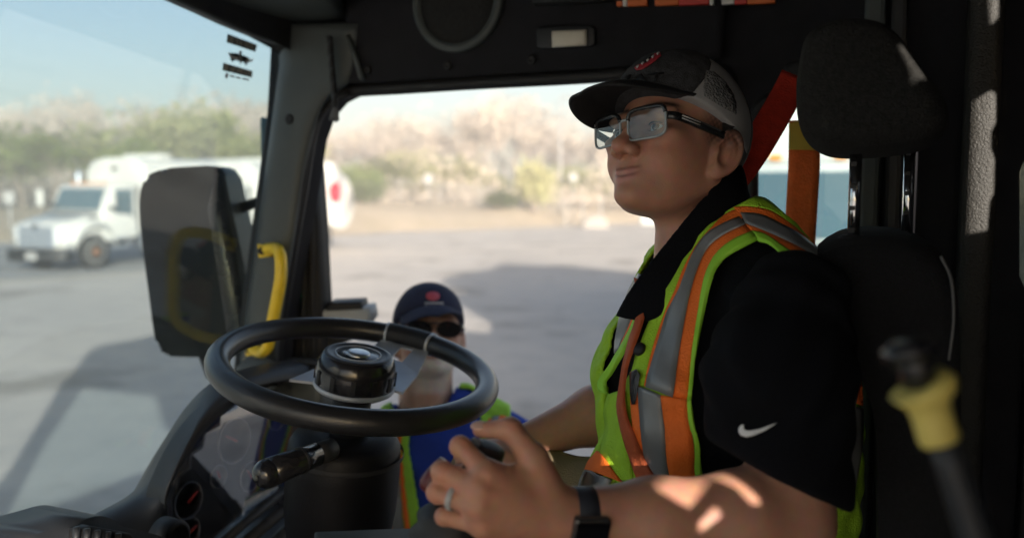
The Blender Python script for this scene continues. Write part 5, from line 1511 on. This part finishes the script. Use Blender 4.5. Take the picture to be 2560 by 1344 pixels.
ribbon('lime_binding', VB, Z([(424, 816), (432, 900), (446, 980), (452, 1060), (460, 1100)]), Z([(439, 816), (450, 900), (463, 980), (474, 1050), (482, 1100)]), LIMEB, vest, .003, .003)
# pocket
ribbon('reflective_tape', VB, Z([(252, 768), (256, 860), (262, 960), (275, 1040), (292, 1110)]), Z([(331, 800), (338, 880), (347, 960), (354, 1040), (362, 1110)]), TAPE, vest, .005)
ribbon('orange_pocket', VB, Z([(332, 800), (339, 880), (348, 960), (355, 1040), (363, 1110)]), Z([(425, 815), (431, 880), (441, 960), (450, 1040), (458, 1110)]), HVO, vest, .0045)
ribbon('orange_pocket', VB, Z([(222, 758), (220, 830), (226, 900), (240, 980), (265, 1060)]), Z([(251, 768), (255, 860), (261, 960), (274, 1040), (290, 1110)]), HVO, vest, .004)
# lower front panel, waist band
ribbon('lime_panel', VB, Z([(128, 800), (112, 860), (118, 930), (102, 1000), (106, 1050), (150, 1120)]), Z([(186, 782), (190, 850), (200, 920), (206, 1000), (212, 1060), (220, 1130)]), LIME, vest, .002)
ribbon('orange_band', VB, Z([(92, 1014), (60, 1050), (46, 1082)]), Z([(106, 1030), (150, 1090), (186, 1136)]), HVO, vest, .004)
ribbon('reflective_tape', VB, Z([(46, 1082), (30, 1120), (20, 1160)]), Z([(140, 1124), (130, 1150), (120, 1170)]), TAPE, vest, .004)
# right half of the vest
ribbon('reflective_tape', VB, Z([(244, 342), (205, 410), (172, 510), (156, 590), (152, 645)]), Z([(258, 372), (240, 450), (205, 545), (185, 590), (172, 630)]), TAPE, vest, .002)
ribbon('orange_band', VB, Z([(256, 400), (236, 470), (204, 550), (184, 595), (170, 632)]), Z([(256, 440), (246, 480), (216, 552), (196, 600), (182, 632)]), HVO, vest, .002)
ribbon('lime_binding', VB, Z([(252, 470), (214, 560), (170, 640), (120, 710), (95, 750), (100, 790)]), Z([(256, 505), (224, 575), (184, 650), (142, 720), (118, 756), (126, 800)]), LIMEB, vest, .003, .003)
# over the shoulder and down the back
B0 = Z([(600, 92), (655, 90), (740, 108), (820, 163), (900, 234), (940, 280)])
B1 = Z([(628, 116), (700, 124), (780, 163), (850, 205), (920, 260), (968, 306)])
B2 = Z([(645, 156), (700, 178), (780, 213), (850, 250), (930, 300), (988, 352)])
B3 = Z([(670, 190), (720, 204), (800, 258), (880, 318), (950, 358), (1012, 392)])
B4 = Z([(692, 220), (740, 236), (800, 290), (880, 345), (960, 386), (1016, 432)])
ribbon('lime_panel', VB, Z([(680, 52), (720, 60), (770, 100), (830, 150)]), B0[:5], LIME, vest, .001)
ribbon('orange_band', VB, B0, B1, HVO, vest, .0015)
ribbon('reflective_tape', VB, B1, B2, TAPE, vest, .003)
ribbon('orange_band', VB, B2, B3, HVO, vest, .0015)
ribbon('lime_binding', VB, B3, B4, LIMEB, vest, .003, .003)
ribbon('lime_binding', VB, Z([(1002, 396), (1014, 440), (1014, 520), (1000, 600), (990, 675)]), Z([(1020, 400), (1032, 450), (1030, 540), (1014, 620), (1000, 682)]), LIMEB, vest, .003, .003)
ribbon('orange_band', VB, Z([(1016, 560), (1006, 640), (1000, 720), (1012, 810)]), Z([(1034, 560), (1036, 640), (1040, 720), (1030, 810)]), HVO, vest, .002)
ribbon('reflective_tape', VB, Z([(1030, 570), (1032, 660), (1028, 760), (1020, 850)]), Z([(1046, 640), (1056, 700), (1060, 770), (1050, 850)]), TAPE, vest, .003)
ribbon('orange_band', VB, Z([(1048, 650), (1058, 710), (1060, 770), (1062, 830)]), Z([(1062, 680), (1072, 730), (1078, 780), (1080, 840)]), HVO, vest, .002)
ribbon('reflective_tape', VB, Z([(1020, 830), (1024, 900), (1030, 1000), (1020, 1100), (1012, 1200)]), Z([(1078, 850), (1080, 930), (1074, 1010), (1060, 1100), (1040, 1190)]), TAPE, vest, .003)
# clip and button
p, nn = cast(VB, 1604, 876); MB().lathe(p + nn * .002, nn, [(0, .0085), (.004, .0085), (.006, .005)], 18).build('button', BLK, vest)
ck = [(1574, 930), (1590, 922), (1600, 936), (1592, 990), (1588, 1010), (1578, 1010), (1574, 980)]
pts = [cast(VB, x, y)[0] + (CAM - cast(VB, x, y)[0]).normalized() * .008 for x, y in ck]
MB().prism(pts, (CAM - pts[0]).normalized() * .008, .002).build('clip', BLKG, vest)
# white swoosh on the sleeve
swo = Z([(622, 925), (630, 914), (641, 912), (640, 925), (646, 934), (662, 936), (700, 928), (766, 904), (720, 935), (680, 953), (650, 960), (630, 954), (621, 940)])
decal('sleeve_logo', SB, [swo], mat('logo_white', (.72, .74, .76), .6), shirt, .002, .0006, 2)
# ------------------------------------------------------------------ seat belt
belt = thing('seat_belt', onR(2010, 800, 1.48), 'orange seat belt hanging from the pillar and crossing the driver', 'seat belt')
def strap(pts, w, m, nm, th=.0022, wdir=None):
    P = [Vector(p) for p in pts]; rows = []
    for i, p in enumerate(P):
        t = (P[min(i + 1, len(P) - 1)] - P[max(i - 1, 0)]).normalized()
        wd_ = wdir if wdir is not None else t.cross((p - CAM).normalized()).normalized()
        ww = w if not isinstance(w, (list, tuple)) else w[min(i, len(w) - 1)]
        rows.append([p + wd_ * ww * k for k in (-.5, -.25, 0, .25, .5)])
    mb = MB(); mb.grid(rows); return mb.build(nm, m, belt, solid=th)
strap([onR(x, y, 1.47) for x, y in ((2012, 300), (2010, 420), (2004, 520), (1998, 620), (1992, 760), (1990, 900))], .049, ORG_, 'webbing')
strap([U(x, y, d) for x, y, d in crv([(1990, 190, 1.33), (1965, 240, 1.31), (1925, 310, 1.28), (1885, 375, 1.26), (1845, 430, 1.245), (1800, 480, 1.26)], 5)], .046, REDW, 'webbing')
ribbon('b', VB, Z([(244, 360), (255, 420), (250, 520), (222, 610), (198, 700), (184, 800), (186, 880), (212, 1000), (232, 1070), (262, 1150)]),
       Z([(262, 365), (284, 440), (272, 520), (240, 620), (214, 710), (202, 800), (212, 880), (246, 960), (280, 1040), (318, 1120)]), mat('belt_orange_shaded', (.50, .10, .03), .75, var=.15, vscale=60, bump=.5, bscale=300), belt, .008, .002).name = 'webbing'  # darker copy of the belt orange, its shade put into the colour
tagm = mat('yellow_tag', (.62, .48, .06), .7, var=.1)
MB().prism([onR(x, y, 1.455) for x, y in ((1974, 308), (2010, 300), (2045, 372), (2040, 376), (1972, 374))], (0, -.004, 0), .001).build('tag', tagm, belt)
MB().prism([onR(x, y, 1.44) for x, y in crv([(1965, 170), (2020, 150), (2035, 190), (2020, 225), (1975, 235), (1955, 205)], 4, True)], (0, -.02, 0), .005).build('loop', BLK, belt)

# ------------------------------------------------------------------ cap
(fv, fq), (bv_, bq) = cap_pieces(HL, HM, .0024)
def crease(V): return V
cap, CV, CF = sdf_obj('cap', [(fv, fq)], HEATH, drv)
back_, BV2, BF2 = sdf_obj('mesh_back', [(bv_, bq)], CAPW, cap)
CB = bvh_of(np.concatenate([CV, BV2]), np.concatenate([CF, BF2 + len(CV)]))
brim_mesh(HL, HM).build('brim', mat('brim_dark', (.022, .022, .025), .8, var=.3, vscale=40, bump=.3, bscale=500), cap, solid=.0035)
z1 = lambda pts: [(1380 + x / 2.488, 100 + y / 2.488) for x, y in pts]
decal('mesh_panel', CB, [z1([(958, 190), (1010, 205), (1075, 265), (1125, 340), (1142, 400), (1140, 465), (1040, 410), (945, 350), (938, 300)])], CAPM, cap, .0012, .0006, 3)
BLKE = mat('black_embroidery', (.006, .006, .008), .5)
decal('lettering', CB, [quad_text('IAT', z1([(478, 222), (700, 205), (690, 258), (455, 268)]), .01)], BLKE, cap, .0015, .001, 1)
REDE = mat('red_embroidery', (.42, .035, .05), .6); WHE = mat('white_embroidery', (.6, .56, .56), .6)
emb_o = [(515, 180), (535, 160), (570, 155), (600, 140), (625, 115), (640, 92), (675, 86), (680, 105), (650, 130), (625, 150), (590, 175), (560, 190), (530, 195)]
decal('emblem', CB, [z1(emb_o)], REDE, cap, .0016, .001, 2)
for k in range(5):
    x = 528 + k * 31; y = 178 - k * 20
    decal('stripe', CB, [z1([(x, y), (x + 14, y - 14), (x + 20, y - 8), (x + 8, y + 8)])], WHE, cap, .0028, .0006, 1)
decal('emblem_dark', CB, [z1([(560, 150), (585, 128), (612, 110), (622, 118), (600, 140), (575, 158)])], BLKE, cap, .0022, .0006, 1)
# seam piping between front and mesh, lower edge sweatband
# ------------------------------------------------------------------ glasses
gl_ = thing('glasses', hw((.1, 0, .02)), 'rectangular glasses with dark and clear frame on the driver\'s face', 'glasses')
def gl_pt(y, z): return hw((.1075 - 2.3 * y * y + .20 * (z - .0125), y, z))
for s in (-1, 1):
    shp = []
    for k in range(44):
        a = 2 * math.pi * k / 44; ca, sa = math.cos(a), math.sin(a); e = .42
        yy = s * .0345 + .0278 * math.copysign(abs(ca) ** e, ca); zz = .0125 + .0182 * math.copysign(abs(sa) ** e, sa) + .0022 * s * ca
        shp.append((yy, zz))
    MB().tube([gl_pt(y, z) for y, z in shp], .0017, 8, closed=True).build('rim', FRC, gl_)
    MB().tube([gl_pt(y, z) + Vector(HM @ np.array((.0008, 0, .0006))) for y, z in shp[1:22]], .0027, 8).build('brow_bar', FRD, gl_)
    mb = MB(); cc = (s * .0345, .0125)
    rows = [[gl_pt(cc[0] + (y - cc[0]) * f, cc[1] + (z - cc[1]) * f) for y, z in shp] for f in (1.0, .6, .25, .02)]
    mb.grid(rows, closed_u=True); mb.build('lens', LENSM, gl_)
    T = [(.0975, s * .0625, .0205), (.088, s * .0705, .0205), (.05, s * .0765, .0195), (.015, s * .0795, .0185), (-.004, s * .0810, .016), (-.022, s * .082, .0)]
    prow = []
    for p in crv(T, 5):
        q = np.array(p); hgt = .0048 if q[0] > 0 else .0034
        prow.append([hw(q + np.array((0, s * .0014, hgt))), hw(q + np.array((0, s * .0014, -hgt))), hw(q + np.array((0, -s * .0014, -hgt))), hw(q + np.array((0, -s * .0014, hgt)))])
    mb = MB(); mb.grid(prow, closed_u=True); mb.add(prow[0], [(0, 1, 2, 3)]); mb.add(prow[-1], [(3, 2, 1, 0)])
    tm_ = mb.build('temple', FRD, gl_)
    for dz in (.0022, -.0012):
        MB().tube([hw((.083, s * .0735, .0205 + dz)), hw((.055, s * .0782, .0198 + dz))], .0008, 6).build('inlay', mat('inlay_white', (.6, .6, .6), .4), tm_)
MB().tube([gl_pt(y, .018 + .003 * math.cos(y / .008 * 1.2)) for y in np.linspace(-.0085, .0085, 9)], .0019, 8).build('bridge', FRC, gl_)
# hair: short back and sides under the cap
def hair_sdf(P):
    Q = to_h(P); d = head_sdf(Q) - .0035
    d = np.maximum(d, -(head_sdf(Q) + .004))
    d = np.maximum(d, Q[:, 0] + .006 - .5 * np.maximum(Q[:, 2] - .022, 0) - .012 * np.sin(Q[:, 2] * 60))
    d = np.maximum(d, -(Q[:, 2] + .03 + .3 * np.minimum(Q[:, 0] + .06, 0)))
    d = np.maximum(d, Q[:, 2] - .10)
    for s in (-1, 1): d = np.maximum(d, -s_ell(Q, (-.014, s * .085, .0), (.026, .03, .040)))
    return d
sdf_obj('hair', [extract(hair_sdf, HL - .16, HL + .14, .0026)], HAIR, drv)
# ================================================================== the man standing outside
man = thing('person', C2W(-.2, 2.05, 0), 'bearded man in navy cap and blue shirt standing outside the doorway', 'person')
MM = frame_from((.24, -.97), R_(21), R_(-3))
ML = np.array(U(1070, 858, 2.03))
to_m = lambda P: (P - ML) @ MM
mw = lambda p: Vector(ML + MM @ np.array(p, float))
bc = (RT * .05 + FWH * -1.0).normalized(); bl = Vector((-bc.y, bc.x, 0))
BM = np.array([bc, bl, Vector((0, 0, 1))], float).T
BB = np.array(mw((-.05, 0, -.15)) + RT * .05 - FWH * .03)
to_b = lambda P: (P - BB) @ BM
MSK = (.55, .33, .25)
def mtorso(Q):
    d = s_ell(Q, (0, 0, -.27), (.125, .20, .30))
    d = smin(d, s_ell(Q, (.035, 0, -.50), (.145, .18, .22)), .07)
    d = smin(d, s_cone(Q, (-.01, .165, -.09), (-.01, -.165, -.09), .062, .062), .05)
    for s in (-1, 1): d = smin(d, s_cone(Q, (-.03, s * .04, .012), (-.02, s * .14, -.05), .042, .05), .03)
    return d
def mshirt(P):
    Q = to_b(P); d = mtorso(Q)
    for s in (-1, 1): d = smin(d, s_cone(Q, (-.01, s * .20, -.10), (.02, s * .255, -.36), .066, .062), .03)
    d = np.maximum(d, -(Q[:, 2] + .66))
    nk = s_cone(to_m(P), (-.026, 0, -.03), (-.05, 0, -.17), .066, .070)
    return smax(d + .002 * np.sin(P[:, 2] * 70 + P[:, 0] * 60), -nk, .004)
def mbody(P):
    Q = to_b(P); d = head_sdf(to_m(P), True)
    for s in (-1, 1):
        d = np.minimum(d, s_chain(Q, [(-.01, s * .2, -.1), (.02, s * .26, -.38), (.10, s * .24, -.60), (.15, s * .23, -.68)], (.05, .043, .03, .03), .02))
    d = smin(d, s_ell(Q, (0, 0, -.3), (.09, .15, .26)), .04)
    for s in (-1, 1): d = np.minimum(d, s_cone(Q, (0, s * .1, -.6), (0, s * .11, -1.45), .07, .05))
    return d
BBv = Vector(BB)
sdf_obj('body', [extract(lambda P: head_sdf(to_m(P), True), ML - .2, ML + .17, .0034), extract(mbody, BB - np.array((.42, .42, 1.5)), BB + np.array((.42, .42, -.02)), .012)], SKIN, man,
        lambda P: np.where((np.linalg.norm(to_m(P), axis=1) < .2)[:, None], head_color(to_m(P), MSK, True), np.array(MSK)))
msh, mV, mF = sdf_obj('shirt', [extract(mshirt, BB - np.array((.4, .4, .72)), BB + np.array((.4, .4, .1)), .006)], BLUE, man)
def mpants(P):
    Q = to_b(P); d = s_ell(Q, (0, 0, -.72), (.13, .17, .14))
    for s in (-1, 1): d = smin(d, s_cone(Q, (0, s * .09, -.72), (0, s * .11, -1.40), .095, .075), .03)
    return d
sdf_obj('trousers', [extract(mpants, BB - np.array((.3, .3, 1.5)), BB + np.array((.3, .3, -.5)), .012)], NAVY, man)
for s in (-1, 1):
    f = Vector(BB + BM @ np.array((.05, s * .11, 0))); f.z = .055
    MB().ball(f, (.07, .05, .05)).ball(f + bc * .08, (.08, .05, .045)).build('boot', BLK, man)
def mvest(P):
    Q = to_b(P); d0 = mtorso(Q); d = np.maximum(d0 - .010, -(d0 - .003)); d = np.maximum(d, -(Q[:, 2] + .62))
    d = np.maximum(d, np.abs(Q[:, 1]) - (.155 - .02 * np.exp(-((Q[:, 2] + .15) / .1) ** 2)))
    vn = np.abs(Q[:, 1]) - np.clip(.0 + (Q[:, 2] + .48) * .19, 0.004, .08); vn = np.where(Q[:, 0] > -.01, vn, 1.0)
    d = np.maximum(d, -vn)
    return np.maximum(d, -s_cone(to_m(P), (-.026, 0, -.03), (-.05, 0, -.17), .078, .085))
LIMEM = mat('lime_cloth', (.36, .72, .05), .75, var=.1, vscale=20)
mve, _, _ = sdf_obj('safety_vest', [extract(mvest, BB - np.array((.35, .35, .66)), BB + np.array((.35, .35, .08)), .0055)], LIMEM, man)
def band(name, y0, y1, m, o):
    for s in (-1, 1):
        def f(P):
            Q = to_b(P); d0 = mtorso(Q); d = np.maximum(d0 - o, -(d0 - .004)); y = Q[:, 1] * s
            k = np.clip((Q[:, 2] + .48) * .19, 0.0, .08)
            lo_y, hi_y = y0 + k * (1 - y0 / .13) , y1 + k * (1 - y1 / .15) * .9
            d = np.maximum(d, np.maximum(lo_y - y, y - hi_y)); d = np.maximum(d, -(Q[:, 2] + .60)); d = np.maximum(d, Q[:, 2] + .0)
            return np.maximum(d, -s_cone(to_m(P), (-.026, 0, -.03), (-.05, 0, -.17), .078, .085))
        sdf_obj(name, [extract(f, BB - np.array((.35, .35, .66)), BB + np.array((.35, .35, .08)), .0055)], m, mve)
band('orange_band', .045, .066, HVO, .0135)
band('reflective_tape', .066, .110, TAPE, .0140)
band('orange_band', .104, .134, HVO, .0145)
(fv, fq), (bv_, bq) = cap_pieces(ML, MM, .004)
mc, cV, cF = sdf_obj('cap', [(fv, fq), (bv_, bq)], NAVY, man)
brim_mesh(ML, MM, .066, .022).build('brim', NAVY, mc, solid=.004)
MCB = bvh_of(cV, cF)
decal('emblem', MCB, [[(1064 + 18 + 17 * math.cos(a), 741 + 11 * math.sin(a)) for a in np.linspace(0, 6.28, 20)[:-1]]], mat('cap_red', (.5, .08, .12), .6), mc, .002, .001, 1)
decal('lettering', MCB, [[(1062, 756), (1108, 756), (1108, 760), (1062, 760)], [(1062, 762), (1108, 762), (1108, 769), (1062, 769)]], mat('cap_white', (.45, .46, .5), .6), mc, .002, .001, 2)
msg = thing('sunglasses', mw((.1, 0, .02)), 'dark sunglasses on the bearded man outside', 'sunglasses')
for s in (-1, 1):
    pts = [(s * .034 + .029 * math.cos(a), .012 + .020 * math.sin(a)) for a in np.linspace(0, 6.28, 20)[:-1]]
    MB().prism([mw((.106 - 2 * y * y, y, z)) for y, z in pts], Vector(MM @ np.array((.002, 0, 0)))).build('lens', mat('sunglass_lens', (.02, .018, .018), .06, coat=.8), msg)
    MB().tube([mw((.098, s * .06, .027)), mw((.05, s * .078, .026)), mw((-.01, s * .083, .02))], .003, 6).build('temple', FRD, msg)
MB().tube([mw((.107, -.01, .025)), mw((.108, .01, .025))], .002, 6).build('bridge', FRD, msg)

# ================================================================== thin haze over the yard
hz = MB(); hz.box(C2W(0, 55, 7.2), (260, 260, 18.0), Matrix.Rotation(YAW, 3, 'Z'))
hm = bpy.data.materials.new('haze'); hm.use_nodes = True
t = hm.node_tree; t.nodes.remove(t.nodes['Principled BSDF'])
pv = t.nodes.new('ShaderNodeVolumePrincipled'); pv.inputs['Color'].default_value = (.96, .97, .99, 1)
pv.inputs['Density'].default_value = 0.0042; pv.inputs['Anisotropy'].default_value = 0.0
t.links.new(pv.outputs[0], t.nodes['Material Output'].inputs['Volume'])
tag(hz.build('haze', hm), 'thin pale haze lying over the whole yard', 'haze', kind='stuff')
